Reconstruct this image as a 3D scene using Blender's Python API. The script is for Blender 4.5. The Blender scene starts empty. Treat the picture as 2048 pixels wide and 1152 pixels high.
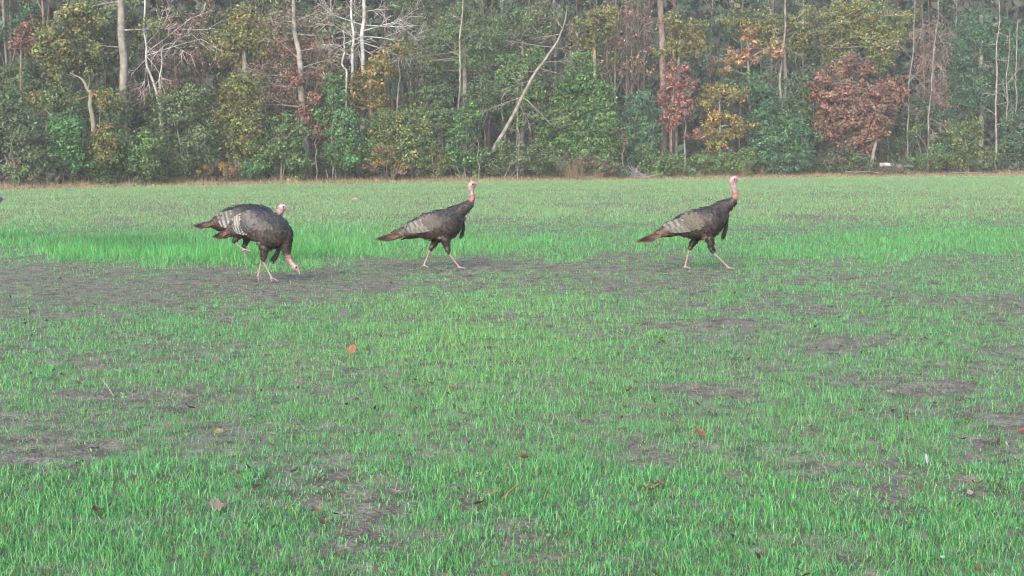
import bpy, math, random
import numpy as np
from mathutils import Vector, Matrix

# ------------------------------------------------------------------ camera, sky, sun, exposure
scene = bpy.context.scene
col_main = scene.collection
F = 2974.0                      # focal length in pixels of the 2048 wide photograph
CAM_H = 1.05
PITCH = math.atan(256.0 / F)
ROLL = math.radians(0.39)
fwd = np.array([0, math.cos(PITCH), -math.sin(PITCH)])
up0 = np.array([0, math.sin(PITCH), math.cos(PITCH)])
rt0 = np.array([1.0, 0, 0])
rgt = rt0 * math.cos(ROLL) - up0 * math.sin(ROLL)
upv = up0 * math.cos(ROLL) + rt0 * math.sin(ROLL)
cam_data = bpy.data.cameras.new("camera")
cam_data.sensor_fit = 'HORIZONTAL'
cam_data.angle = 2 * math.atan(1024.0 / F)
cam_data.clip_start = 0.05
cam_data.clip_end = 3000
cam = bpy.data.objects.new("camera", cam_data)
col_main.objects.link(cam)
cam.matrix_world = Matrix(((rgt[0], upv[0], -fwd[0], 0), (rgt[1], upv[1], -fwd[1], 0), (rgt[2], upv[2], -fwd[2], CAM_H), (0, 0, 0, 1)))
scene.camera = cam

SUN_EL, SUN_AZ = math.radians(28), math.radians(200)      # azimuth clockwise from +Y: behind the camera
world = bpy.data.worlds.new("World")
scene.world = world
world.use_nodes = True
wn = world.node_tree
for n in list(wn.nodes):
    wn.nodes.remove(n)
sky = wn.nodes.new("ShaderNodeTexSky")
sky.sky_type = 'NISHITA'
sky.sun_disc = False
sky.sun_elevation = SUN_EL
sky.sun_rotation = SUN_AZ
sky.air_density = 1.0
sky.dust_density = 3.0
sky.ozone_density = 1.0
bgn = wn.nodes.new("ShaderNodeBackground")
bgn.inputs[1].default_value = 0.15
wo = wn.nodes.new("ShaderNodeOutputWorld")
wn.links.new(sky.outputs[0], bgn.inputs[0])
wn.links.new(bgn.outputs[0], wo.inputs[0])

sun_data = bpy.data.lights.new("sun", 'SUN')
sun_data.energy = 1.3
sun_data.angle = math.radians(40)
sun_data.color = (1.0, 0.93, 0.84)
sun = bpy.data.objects.new("sun", sun_data)
col_main.objects.link(sun)
sd = Vector((math.sin(SUN_AZ) * math.cos(SUN_EL), math.cos(SUN_AZ) * math.cos(SUN_EL), math.sin(SUN_EL)))
sun.rotation_euler = (-sd).to_track_quat('-Z', 'Y').to_euler()
sun.location = sd * 50

scene.view_settings.view_transform = 'Standard'
scene.view_settings.look = 'None'
scene.view_settings.gamma = 1
scene.view_settings.exposure = 1.65
scene.render.engine = 'CYCLES'
scene.cycles.max_bounces = 4
scene.cycles.diffuse_bounces = 2
scene.cycles.transmission_bounces = 3
scene.cycles.glossy_bounces = 2
scene.cycles.volume_bounces = 0
scene.cycles.use_denoising = True
scene.cycles.filter_width = 1.2

# ------------------------------------------------------------------ pixel <-> place
def ray(px, py):
    d = fwd + rgt * ((px - 1024) / F) - upv * ((py - 576) / F)
    return d

def P(px, py, Y):
    """point on the ray through a pixel at depth Y"""
    d = ray(px, py)
    t = Y / d[1]
    return np.array([d[0] * t, Y, CAM_H + d[2] * t])

def G(px, py):
    d = ray(px, py)
    t = -CAM_H / d[2]
    return np.array([d[0] * t, d[1] * t, 0.0])

def proj(X, Y, Z=0.0):
    dx, dy, dz = X, Y, Z - CAM_H
    f = dx * fwd[0] + dy * fwd[1] + dz * fwd[2]
    a = dx * rgt[0] + dy * rgt[1] + dz * rgt[2]
    b = dx * upv[0] + dy * upv[1] + dz * upv[2]
    return 1024 + F * a / f, 576 - F * b / f

# the green field ends along this line (depth as a function of X)
_edge_px = [(0, 380), (350, 372), (700, 367), (1024, 363), (1400, 358), (1750, 354), (2048, 352)]
_e = np.array([G(*p) for p in _edge_px])
def edgeY(x):
    x = np.asarray(x, float)
    y = np.interp(x, _e[:, 0], _e[:, 1])
    sl = (_e[1, 1] - _e[0, 1]) / (_e[1, 0] - _e[0, 0])
    y = np.where(x < _e[0, 0], _e[0, 1] + (x - _e[0, 0]) * sl * 0.6, y)
    return y
def edge_at_px(px):
    Y = 72.0
    for _ in range(8):
        X = P(px, 360, Y)[0]
        Y = float(edgeY(X))
    return Y

# ------------------------------------------------------------------ noise
def _h(ix, iy, seed):
    n = (ix.astype(np.int64) * 374761393 + iy.astype(np.int64) * 668265263 + seed * 974634777) & 0x7fffffff
    n = ((n ^ (n >> 13)) * 1274126177) & 0x7fffffff
    return ((n ^ (n >> 16)) & 0xffff) / 65535.0
def vnoise(x, y, seed=0):
    x = np.asarray(x, float); y = np.asarray(y, float)
    ix = np.floor(x); iy = np.floor(y)
    fx = x - ix; fy = y - iy
    fx = fx * fx * (3 - 2 * fx); fy = fy * fy * (3 - 2 * fy)
    a = _h(ix, iy, seed); b = _h(ix + 1, iy, seed); c = _h(ix, iy + 1, seed); d = _h(ix + 1, iy + 1, seed)
    return (a * (1 - fx) + b * fx) * (1 - fy) + (c * (1 - fx) + d * fx) * fy
def fbm(x, y, seed=0, octv=4):
    s = 0; a = 0.5; t = 0
    for o in range(octv):
        s = s + a * vnoise(x * 2 ** o, y * 2 ** o, seed + o * 17); t += a; a *= 0.5
    return s / t
def gz(x, y):
    """small clods and dips of the soil"""
    y = np.asarray(y, float)
    fade = np.clip((40 - y) / 30, 0, 1)
    return ((fbm(x * 2.2, y * 2.2, 5, 3) - 0.5) * 0.04 + (fbm(x * 16, y * 16, 9, 3) - 0.5) * 0.032) * fade

# ------------------------------------------------------------------ mesh helpers
def mesh(name, V, faces, col=None, mats=(), smooth=False):
    """faces: list of int arrays (n,3) or (n,4)"""
    me = bpy.data.meshes.new(name)
    V = np.asarray(V, np.float32)
    me.vertices.add(len(V))
    me.vertices.foreach_set("co", V.ravel())
    loops = np.concatenate([f.ravel() for f in faces]).astype(np.int32)
    tot = np.concatenate([np.full(len(f), f.shape[1], np.int32) for f in faces])
    start = np.concatenate([[0], np.cumsum(tot)[:-1]]).astype(np.int32)
    me.loops.add(len(loops))
    me.loops.foreach_set("vertex_index", loops)
    me.polygons.add(len(tot))
    me.polygons.foreach_set("loop_start", start)
    me.polygons.foreach_set("loop_total", tot)
    if smooth:
        me.polygons.foreach_set("use_smooth", np.ones(len(tot), bool))
    me.update(calc_edges=True)
    if col is not None:
        at = me.color_attributes.new("col", 'FLOAT_COLOR', 'POINT')
        c = np.ones((len(V), 4), np.float32)
        c[:, :3] = np.clip(col, 0, 1)
        at.data.foreach_set("color", c.ravel())
    for m in mats:
        me.materials.append(m)
    return me

def obj(name, me, parent=None, loc=None):
    o = bpy.data.objects.new(name, me)
    col_main.objects.link(o)
    if parent is not None:
        o.parent = parent
    if loc is not None:
        o.location = loc
    return o

def tag(o, label=None, cat=None, group=None, kind=None):
    if label: o["label"] = label
    if cat: o["category"] = cat
    if group: o["group"] = group
    if kind: o["kind"] = kind
    return o

def thing(name, label, cat, loc=(0, 0, 0), group=None, rz=0.0):
    o = obj(name, None, None, tuple(float(v) for v in loc))
    o.rotation_euler = (0, 0, rz)
    return tag(o, label, cat, group)

class Acc:
    """gathers vertices, faces and colours of one mesh"""
    def __init__(s):
        s.V = []; s.F = {3: [], 4: []}; s.C = []; s.n = 0
    def add(s, V, faces, col):
        V = np.asarray(V, float)
        for f in faces:
            f = np.asarray(f, int)
            if len(f): s.F[f.shape[1]].append(f + s.n)
        c = np.asarray(col, float)
        if c.ndim == 1: c = np.tile(c, (len(V), 1))
        s.V.append(V); s.C.append(c); s.n += len(V)
    def mesh(s, name, mat, smooth=False, origin=None):
        V = np.concatenate(s.V)
        if origin is not None: V = V - np.asarray(origin)
        fs = [np.concatenate(s.F[k]) for k in (3, 4) if s.F[k]]
        return mesh(name, V, fs, np.concatenate(s.C), [mat], smooth)

def unit(v):
    v = np.asarray(v, float)
    return v / (np.linalg.norm(v, axis=-1, keepdims=True) + 1e-9)

def tube(path, rad, k=6, ry=None, cap=True):
    """closed tube along a path; rad along the frame's first axis, ry along the second"""
    path = np.asarray(path, float); rad = np.asarray(rad, float)
    ry = rad if ry is None else np.asarray(ry, float)
    n = len(path)
    T = unit(np.gradient(path, axis=0))
    ref = np.array([0, 1.0, 0]) if abs(T[:, 1]).max() < 0.9 else np.array([1.0, 0, 0])
    B = unit(ref - (T @ ref)[:, None] * T)
    A = np.cross(B, T)
    ang = np.arange(k) * 2 * math.pi / k
    V = path[:, None, :] + (np.cos(ang)[None, :, None] * rad[:, None, None]) * A[:, None, :] + (np.sin(ang)[None, :, None] * ry[:, None, None]) * B[:, None, :]
    V = V.reshape(-1, 3)
    i = np.arange(n - 1)[:, None] * k; j = np.arange(k)[None, :]; j2 = (j + 1) % k
    Q = np.stack([i + j, i + j2, i + k + j2, i + k + j], -1).reshape(-1, 4)
    fs = [Q]
    if cap:
        V = np.vstack([V, path[0], path[-1]])
        a, b = n * k, n * k + 1
        jj = np.arange(k); jn = (jj + 1) % k
        fs.append(np.stack([np.full(k, a), jn, jj], -1))
        fs.append(np.stack([np.full(k, b), (n - 1) * k + jj, (n - 1) * k + jn], -1))
    return V, fs

def curve(pts, n):
    """smooth resample of a polyline (Catmull-Rom), works on any number of columns"""
    p = np.asarray(pts, float)
    p = np.vstack([2 * p[0] - p[1], p, 2 * p[-1] - p[-2]])
    m = len(p) - 3
    out = []
    for t in np.linspace(0, m - 1e-6, n):
        i = int(t); u = t - i
        a, b, c, d = p[i], p[i + 1], p[i + 2], p[i + 3]
        out.append(0.5 * (2 * b + (c - a) * u + (2 * a - 5 * b + 4 * c - d) * u * u + (3 * b - a - 3 * c + d) * u ** 3))
    return np.array(out)

# ------------------------------------------------------------------ materials
def mat_attr(name, rough=0.6, spec=0.3, trans=0.0, noise=0.0, nscale=20.0, bump=0.0):
    m = bpy.data.materials.new(name)
    m.use_nodes = True
    nt = m.node_tree
    bs = nt.nodes["Principled BSDF"]
    out = nt.nodes["Material Output"]
    at = nt.nodes.new("ShaderNodeAttribute"); at.attribute_name = "col"
    c = at.outputs["Color"]
    if noise > 0:
        tc = nt.nodes.new("ShaderNodeTexCoord")
        nz = nt.nodes.new("ShaderNodeTexNoise"); nz.inputs["Scale"].default_value = nscale; nz.inputs["Detail"].default_value = 4
        nt.links.new(tc.outputs["Object"], nz.inputs["Vector"])
        mr = nt.nodes.new("ShaderNodeMapRange")
        mr.inputs[1].default_value = 0.3; mr.inputs[2].default_value = 0.7
        mr.inputs[3].default_value = 1 - noise; mr.inputs[4].default_value = 1 + noise
        nt.links.new(nz.outputs["Fac"], mr.inputs[0])
        mx = nt.nodes.new("ShaderNodeVectorMath"); mx.operation = 'SCALE'
        nt.links.new(c, mx.inputs[0]); nt.links.new(mr.outputs[0], mx.inputs["Scale"])
        c = mx.outputs[0]
        if bump > 0:
            bp = nt.nodes.new("ShaderNodeBump"); bp.inputs["Strength"].default_value = bump; bp.inputs["Distance"].default_value = 0.02
            nt.links.new(nz.outputs["Fac"], bp.inputs["Height"]); nt.links.new(bp.outputs[0], bs.inputs["Normal"])
    nt.links.new(c, bs.inputs["Base Color"])
    bs.inputs["Roughness"].default_value = rough
    bs.inputs["Specular IOR Level"].default_value = spec
    if trans > 0:
        tr = nt.nodes.new("ShaderNodeBsdfTranslucent")
        nt.links.new(c, tr.inputs["Color"])
        ms = nt.nodes.new("ShaderNodeMixShader"); ms.inputs[0].default_value = trans
        nt.links.new(bs.outputs[0], ms.inputs[1]); nt.links.new(tr.outputs[0], ms.inputs[2])
        nt.links.new(ms.outputs[0], out.inputs[0])
    return m

M_LEAF = mat_attr("leaf", 0.55, 0.35, 0.3)
M_GRASS = mat_attr("grass_blade", 0.5, 0.4, 0.35)
M_BARK = mat_attr("bark", 0.9, 0.1, 0, 0.5, 3.2, 0.6)
M_FEATH = mat_attr("feather", 0.5, 0.3, 0.0, 0.18, 60.0)
M_BODY = mat_attr("bird_skin", 0.5, 0.4, 0.0, 0.15, 90.0)
M_DEAD = mat_attr("dead_leaf", 0.7, 0.2, 0.2, 0.25, 60.0)
M_EYE = mat_attr("eye_gloss", 0.1, 0.6)

def soil_material():
    m = bpy.data.materials.new("field_soil")
    m.use_nodes = True
    nt = m.node_tree
    bs = nt.nodes["Principled BSDF"]
    tc = nt.nodes.new("ShaderNodeTexCoord")
    def nz(scale, det):
        n = nt.nodes.new("ShaderNodeTexNoise"); n.inputs["Scale"].default_value = scale; n.inputs["Detail"].default_value = det
        nt.links.new(tc.outputs["Object"], n.inputs["Vector"]); return n
    a, b, c = nz(0.6, 5), nz(9, 6), nz(60, 5)
    r1 = nt.nodes.new("ShaderNodeValToRGB")
    e = r1.color_ramp.elements
    e[0].position = 0.3; e[0].color = (0.062, 0.058, 0.053, 1)
    e[1].position = 0.7; e[1].color = (0.175, 0.164, 0.150, 1)
    nt.links.new(b.outputs["Fac"], r1.inputs[0])
    r2 = nt.nodes.new("ShaderNodeValToRGB")
    e = r2.color_ramp.elements
    e[0].position = 0.35; e[0].color = (0.7, 0.68, 0.66, 1)
    e[1].position = 0.65; e[1].color = (1.25, 1.22, 1.2, 1)
    nt.links.new(c.outputs["Fac"], r2.inputs[0])
    mu = nt.nodes.new("ShaderNodeMix"); mu.data_type = 'RGBA'; mu.blend_type = 'MULTIPLY'; mu.inputs[0].default_value = 1
    nt.links.new(r1.outputs[0], mu.inputs[6]); nt.links.new(r2.outputs[0], mu.inputs[7])
    nt.links.new(mu.outputs[2], bs.inputs["Base Color"])
    bs.inputs["Roughness"].default_value = 0.95
    bs.inputs["Specular IOR Level"].default_value = 0.1
    bp = nt.nodes.new("ShaderNodeBump"); bp.inputs["Strength"].default_value = 0.7; bp.inputs["Distance"].default_value = 0.02
    nt.links.new(c.outputs["Fac"], bp.inputs["Height"])
    nt.links.new(bp.outputs[0], bs.inputs["Normal"])
    return m
M_SOIL = soil_material()

# ------------------------------------------------------------------ ground
def build_ground():
    ys = np.concatenate([np.linspace(-60, 2.0, 10), np.linspace(2.5, 3, 3), np.geomspace(3.05, 30, 250), np.geomspace(30.5, 900, 60)])
    us = np.concatenate([np.linspace(-1, -0.5, 12)[:-1], np.linspace(-0.5, 0.5, 180), np.linspace(0.5, 1, 12)[1:]])
    Y, U = np.meshgrid(ys, us, indexing='ij')
    half = np.where(Y < 3, 1.0, 1) * (np.abs(Y) * 0.9 + 4.0)
    half = np.maximum(half, np.where(Y > 60, Y * 1.2, 0))
    X = U * half
    Z = gz(X, Y)
    Z = np.where(Y < 3, gz(X, np.full_like(Y, 3.0)) * 0 + 0, Z)
    V = np.stack([X, Y, Z], -1).reshape(-1, 3)
    nu = len(us); ny = len(ys)
    i = np.arange(ny - 1)[:, None] * nu; j = np.arange(nu - 1)[None]
    Q = np.stack([i + j, i + j + 1, i + nu + j + 1, i + nu + j], -1).reshape(-1, 4)
    o = obj("ground", mesh("ground", V, [Q], None, [M_SOIL], True))
    tag(o, "grey-brown soil of the field showing between the grass", None, None, "structure")
build_ground()

# ------------------------------------------------------------------ grass on the field
# bare or thin places: pixel centre, radii, strength
BARE = [(190, 885, 70, 22, .95), (30, 905, 55, 20, .8), (110, 890, 40, 14, .7), (975, 850, 125, 17, .95), (1165, 857, 52, 20, .95),
        (1060, 783, 40, 15, .8), (1385, 785, 50, 20, .85), (1480, 790, 40, 26, .95), (1265, 905, 50, 30, .9), (1530, 930, 60, 18, .95),
        (1600, 962, 70, 18, .85), (1460, 975, 36, 26, .95), (1855, 775, 50, 26, .95), (1935, 770, 40, 30, .85), (700, 955, 45, 15, .75),
        (650, 1005, 34, 14, .6), (965, 990, 50, 30, .95), (1060, 1035, 60, 20, .8), (800, 1085, 40, 15, .7), (880, 1072, 40, 18, .75),
        (1800, 1000, 36, 34, .85), (1940, 920, 30, 34, .85), (1950, 1000, 36, 34, .8), (235, 797, 45, 17, .75), (150, 800, 45, 14, .5), (1440, 640, 70, 20, .5),
        (1620, 620, 60, 12, .4), (960, 700, 80, 12, .45), (1310, 640, 45, 12, .45), (760, 640, 60, 8, .55), (1600, 880, 40, 22, .6),
        (740, 585, 80, 14, .6), (620, 640, 60, 12, .5), (1680, 690, 60, 20, .5), (1790, 640, 70, 14, .5), (2000, 700, 60, 30, .45), (1990, 850, 60, 24, .6),
        (90, 700, 70, 12, .5), (210, 745, 60, 12, .5), (300, 670, 70, 10, .4), (470, 740, 60, 12, .5), (480, 640, 50, 9, .4), (1010, 640, 90, 16, .5),
        (240, 440, 40, 8, .7), (1610, 440, 60, 7, .8), (1000, 440, 60, 6, .5), (380, 540, 60, 12, .7), (660, 925, 40, 14, .5), (560, 805, 50, 12, .3), (1200, 1010, 36, 18, .4), (1350, 1060, 40, 14, .4)]
LUSH = [(1680, 488, 200, 22, .45), (1960, 490, 120, 18, .3), (180, 680, 330, 60, .38), (620, 650, 200, 40, .2), (1700, 600, 300, 60, .15), (930, 680, 330, 80, .55), (720, 810, 420, 70, .45), (1150, 730, 200, 60, .3), (350, 960, 260, 50, .5), (120, 1020, 200, 60, .3), (1300, 1060, 120, 40, .3), (1650, 820, 90, 40, .4), (1890, 640, 90, 30, .3), (1150, 960, 90, 60, .4)]

def lush_field(X, Y):
    """how full the grass stands (0 bare .. 1 full), its height in metres and a warm/cool tint, at places on the field"""
    px, py = proj(X, Y)
    wx = px + (fbm(X * 1.3, Y * 0.9, 31, 3) - 0.5) * 90 * np.clip(9 / Y, 0, 1.4)
    wy = py + (fbm(X * 1.3, Y * 0.9, 47, 3) - 0.5) * 50 * np.clip(9 / Y, 0, 1.4)
    n1 = fbm(X * 0.9, Y * 0.55, 3, 4); n2 = fbm(X * 4.5, Y * 3.0, 8, 3); n3 = fbm(X * 9, Y * 5.0, 18, 3)
    L = 0.90 + (n1 - 0.5) * 0.8 + (n2 - 0.5) * 1.5
    h = (0.013 + 0.020 * n1) * (0.55 + 0.95 * n2)
    for cx, cy, rx, ry, s in LUSH:
        g = np.exp(-(((wx - cx) / rx) ** 2 + ((wy - cy) / ry) ** 2))
        L = L + s * g; h = h + 0.010 * g
    near = np.clip((6.0 - Y) / 2.5, 0, 1)
    L = L + 0.18 * near; h = h + 0.009 * near * (0.3 + 1.2 * n2)
    # far field: low and even
    far = np.clip((Y - 22) / 4, 0, 1)
    L = L * (1 - far) + far * (0.66 + (n1 - 0.5) * 1.0 + (n2 - 0.5) * 0.5 + 0.25 * np.clip((Y - 40) / 25, 0, 1))
    h = h * (1 - far) + far * 0.05
    # the tall lush band behind the birds
    rightness = np.clip((wx - 1200) / 120, 0, 1)
    top = np.where(wx < 1270, 462 + 18 * np.sin(wx / 130.0) * np.clip(1 - wx / 900, 0, 1) + np.clip((wx - 700) / 560, 0, 1) * 22, 462)
    bot = np.interp(wx, [80, 300, 520, 780, 1270], [505, 536, 532, 514, 514]) + (n2 - 0.5) * 26
    band = 1 / (1 + np.exp(-(wy - top) / 5.0)) * 1 / (1 + np.exp((wy - bot) / 5.0))
    tall = band * (1 - 0.45 * rightness) * np.clip(0.55 + (n1 - 0.3) * 1.2, 0.3, 1.0)
    L = np.maximum(L, band * np.where(wx > 1270, 0.75, 0.95)); h = h + np.interp(wx, [480, 800], [0.080, 0.045]) * tall
    # the worn strip the birds walk on
    s_lo = np.interp(wx, [480, 760], [602, 556]) + 8 * np.sin(wx / 90.0) + (n2 - 0.5) * 30; s_hi = bot + 2
    strip = 1 / (1 + np.exp(-(wy - s_hi) / 4.0)) * 1 / (1 + np.exp((wy - s_lo) / 12.0)) * np.where(wx > 1480, 0.35, 0.9)
    L = L - strip * (0.30 + 0.03 * np.clip((600 - wx) / 400, 0, 1)); h = h * (1 - 0.45 * strip)
    ss = np.exp(-((wy - 600) / 45) ** 2)
    L = L - 0.08 * ss
    for cx, cy, rx, ry, s in BARE:
        g = np.exp(-(((wx - cx) / rx) ** 2 + ((wy - cy) / ry) ** 2) ** 1.4)
        L = L - 0.9 * s * g * np.clip(2.4 * n3 - 0.45, 0, 1.4); h = h * (1 - 0.3 * g)
    return np.clip(L, 0.20 + 0.34 * n3 ** 1.5, 1.0), np.clip(h, 0.015, 0.2), n1

def build_grass():
    rng = np.random.default_rng(4)
    A = Acc()
    ymin, ymax = 3.2, 84.0
    # density per square metre falls with depth, blades widen to stand for the thin ones
    def dens(y): return 16500 * (4 / y) ** 1.64
    ygrid = np.linspace(ymin, ymax, 4000)
    wid = 0.74 * ygrid + 2.6
    pdf = dens(ygrid) * wid
    N = int(np.trapezoid(pdf, ygrid)) if hasattr(np, 'trapezoid') else int(np.trapz(pdf, ygrid))
    cdf = np.cumsum(pdf); cdf /= cdf[-1]
    Y = np.interp(rng.random(N), cdf, ygrid)
    X = (rng.random(N) - 0.5) * (0.74 * Y + 2.6)
    ok = Y < edgeY(X) + (fbm(X * 0.8, Y * 0, 77, 2) - 0.5) * 1.6
    X, Y = X[ok], Y[ok]
    L, h, n1 = lush_field(X, Y)
    keep = rng.random(len(X)) < L ** 1.15
    X, Y, L, h, n1 = X[keep], Y[keep], L[keep], h[keep], n1[keep]
    n = len(X)
    hh = h * rng.uniform(0.35, 1.4, n); hh = np.where(rng.random(n) < 0.035, hh * 1.7, hh)
    w = 0.0019 * (Y / 4) ** 0.85 * rng.uniform(0.7, 1.3, n)
    az = rng.uniform(0, 2 * math.pi, n)
    lean = np.abs(rng.normal(0.0, 0.72, n)) + 0.1
    lean = np.minimum(lean, 1.25)
    # own colours: fresh green, bluish green, yellow-green and a few dry straw blades
    base = np.array([0.072, 0.258, 0.080])
    C = np.tile(base, (n, 1))
    t = rng.random(n)[:, None]
    C = C * (0.42 + 1.25 * rng.random(n)[:, None] ** 1.4)
    C = C + t * np.array([0.035, 0.055, 0.012]) * (0.5 + n1[:, None])
    cool = (rng.random(n) < 0.22)[:, None]
    C = np.where(cool, C * np.array([0.75, 0.95, 1.35]), C)
    px, py = proj(X, Y)
    mid = np.exp(-(((px - 950) / 420) ** 2 + ((py - 690) / 130) ** 2))[:, None]
    C = C * (1 - mid * np.array([0, 0, 0.0])) + mid * np.array([0.05, 0.06, 0.0]) * rng.random((n, 1))
    # the tall band is a deeper green, deepest in its thick clump
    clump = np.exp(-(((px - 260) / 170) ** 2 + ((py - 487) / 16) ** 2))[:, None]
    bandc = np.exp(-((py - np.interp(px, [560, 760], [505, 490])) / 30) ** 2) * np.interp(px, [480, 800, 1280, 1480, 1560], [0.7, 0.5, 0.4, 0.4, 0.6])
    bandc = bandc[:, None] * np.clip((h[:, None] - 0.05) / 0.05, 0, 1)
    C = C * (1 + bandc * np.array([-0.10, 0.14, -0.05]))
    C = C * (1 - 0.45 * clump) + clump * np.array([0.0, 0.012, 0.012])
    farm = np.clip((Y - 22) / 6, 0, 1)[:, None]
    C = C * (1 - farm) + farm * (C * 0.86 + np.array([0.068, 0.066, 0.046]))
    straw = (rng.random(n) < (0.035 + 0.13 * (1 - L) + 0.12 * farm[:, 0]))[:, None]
    C = np.where(straw, np.array([0.22, 0.19, 0.12]) * rng.uniform(0.5, 1.2, (n, 1)), C)
    Z = gz(X, Y) - 0.004
    d = np.stack([np.cos(az), np.sin(az)], 1)          # lean direction
    fa = rng.uniform(0, 2 * math.pi, n)
    s = np.stack([np.cos(fa), np.sin(fa)], 1)          # width direction
    # keep blades from being edge-on to everything: bias width towards X
    s[:, 1] *= 0.6
    s = s / np.linalg.norm(s, axis=1, keepdims=True)
    B = np.stack([X, Y, Z], 1)
    mid_p = B.copy(); tip = B.copy()
    mid_p[:, :2] += d * (hh * 0.55 * np.sin(lean * 0.5))[:, None]; mid_p[:, 2] += hh * 0.55 * np.cos(lean * 0.5)
    tip[:, :2] = mid_p[:, :2] + d * (hh * 0.5 * np.sin(np.minimum(lean * 1.5, 1.5)))[:, None]
    tip[:, 2] = mid_p[:, 2] + hh * 0.5 * np.cos(np.minimum(lean * 1.5, 1.5))
    S = np.concatenate([s, np.zeros((n, 1))], 1) * (w / 2)[:, None]
    nearm = Y < 5.0
    i1 = np.where(nearm)[0]
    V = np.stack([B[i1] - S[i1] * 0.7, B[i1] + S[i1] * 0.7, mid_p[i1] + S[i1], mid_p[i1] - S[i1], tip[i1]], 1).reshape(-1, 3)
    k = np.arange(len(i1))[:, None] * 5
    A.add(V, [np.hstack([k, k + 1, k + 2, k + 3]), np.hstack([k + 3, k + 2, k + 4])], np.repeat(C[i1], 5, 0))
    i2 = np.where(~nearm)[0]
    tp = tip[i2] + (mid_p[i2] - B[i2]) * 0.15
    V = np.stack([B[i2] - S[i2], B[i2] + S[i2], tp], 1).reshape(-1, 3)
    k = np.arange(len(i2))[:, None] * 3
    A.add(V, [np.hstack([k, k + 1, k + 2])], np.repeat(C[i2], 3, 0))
    o = obj("grass", A.mesh("grass", M_GRASS))
    tag(o, "short green grass growing over the field", "grass", None, "stuff")
    print("grass blades", n)
build_grass()

def build_crumbs():
    """crumbs and clods of soil lying on the bare places, and small broad-leaved seedlings between the blades"""
    rng = np.random.default_rng(14)
    n = 80000
    Y = 3.3 * (22 / 3.3) ** rng.random(n); X = (rng.random(n) - .5) * (0.74 * Y + 2.0)
    L, h, n1 = lush_field(X, Y)
    k = rng.random(n) < np.clip(0.62 - L, 0, 1) * 0.9
    X, Y = X[k], Y[k]; m = len(X)
    r = rng.gamma(2.0, 0.0013, m) * (0.7 + Y / 14) + 0.002
    base = np.array([[1, 0, 0], [0, 1, 0], [-1, 0, 0], [0, -1, 0], [0, 0, .8], [0, 0, -.5]], float)
    V = base[None] * rng.uniform(.6, 1.3, (m, 6, 1)) * r[:, None, None]
    a = rng.uniform(0, 6.28, m); ca, sa = np.cos(a)[:, None], np.sin(a)[:, None]
    V = np.stack([V[..., 0] * ca - V[..., 1] * sa, V[..., 0] * sa + V[..., 1] * ca, V[..., 2]], -1)
    V += np.stack([X, Y, gz(X, Y) + r * .25], 1)[:, None]
    f = np.array([[0, 1, 4], [1, 2, 4], [2, 3, 4], [3, 0, 4], [1, 0, 5], [2, 1, 5], [3, 2, 5], [0, 3, 5]])
    Fc = (np.arange(m)[:, None, None] * 6 + f[None]).reshape(-1, 3)
    C = np.array([0.110, 0.098, 0.084]) * rng.uniform(.5, 1.25, (m, 1))
    A = Acc(); A.add(V.reshape(-1, 3), [Fc], np.repeat(C, 6, 0))
    tag(obj("soil_crumbs", A.mesh("soil_crumbs", M_BARK)), "crumbs of soil scattered over the bare places of the field", "soil", None, "stuff")
    # broken bits of dead leaf and straw caught in the grass
    n = 420
    Y = 3.4 * (13 / 3.4) ** rng.random(n); X = (rng.random(n) - .5) * (0.72 * Y + 1.0)
    c = np.stack([X, Y, gz(X, Y) + rng.uniform(.004, .022, n)], 1)
    V, Fq, C = leaf_cards(rng, c, 0.030, 0.55, np.tile([0, -.4, 1.0], (n, 1)), [(.048, .032, .024), (.065, .043, .031), (.036, .026, .021), (.075, .058, .044)])
    A = Acc(); A.add(V, Fq, np.repeat(C, 4, 0))
    for i in range(260):
        y = 3.4 * (12 / 3.4) ** rng.random(); x = (rng.random() - .5) * (0.72 * y + 1.0); a = rng.uniform(0, 6.28); l = rng.uniform(.02, .07)
        p0 = np.array([x, y, float(gz(x, y)) + rng.uniform(.003, .02)]); p1 = p0 + [math.cos(a) * l, math.sin(a) * l, rng.uniform(0, .02)]
        V, fs = tube([p0, (p0 + p1) / 2 + [0, 0, .003], p1], [.0011, .0011, .0007], 3, cap=False); A.add(V, fs, np.array([.17, .145, .10]) * rng.uniform(.5, 1.2))
    tag(obj("leaf_litter", A.mesh("leaf_litter", M_DEAD)), "dull broken bits of dead leaf and straw among the grass", "litter", None, "stuff")
    # seedlings
    n = 1500
    Y = 3.3 * (20 / 3.3) ** rng.random(n); X = (rng.random(n) - .5) * (0.74 * Y + 2.0)
    q = 5
    cx = np.repeat(X, q) + rng.normal(0, .014, n * q); cy = np.repeat(Y, q) + rng.normal(0, .014, n * q)
    c = np.stack([cx, cy, gz(cx, cy) + rng.uniform(.010, .030, n * q)], 1)
    nr = np.tile([0, -.2, 1.0], (n * q, 1))
    V, Fq, C = leaf_cards(rng, c, 0.013, 0.55, nr, [(0.055, 0.150, 0.062), (0.068, 0.165, 0.060), (0.046, 0.130, 0.062)])
    C = C * np.repeat(rng.uniform(.65, 1.25, (n, 1)), q, 0)
    A = Acc(); A.add(V, Fq, np.repeat(C, 4, 0))
    tag(obj("seedlings", A.mesh("seedlings", M_GRASS)), "small broad-leaved seedlings growing among the grass", "seedlings", None, "stuff")

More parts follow.
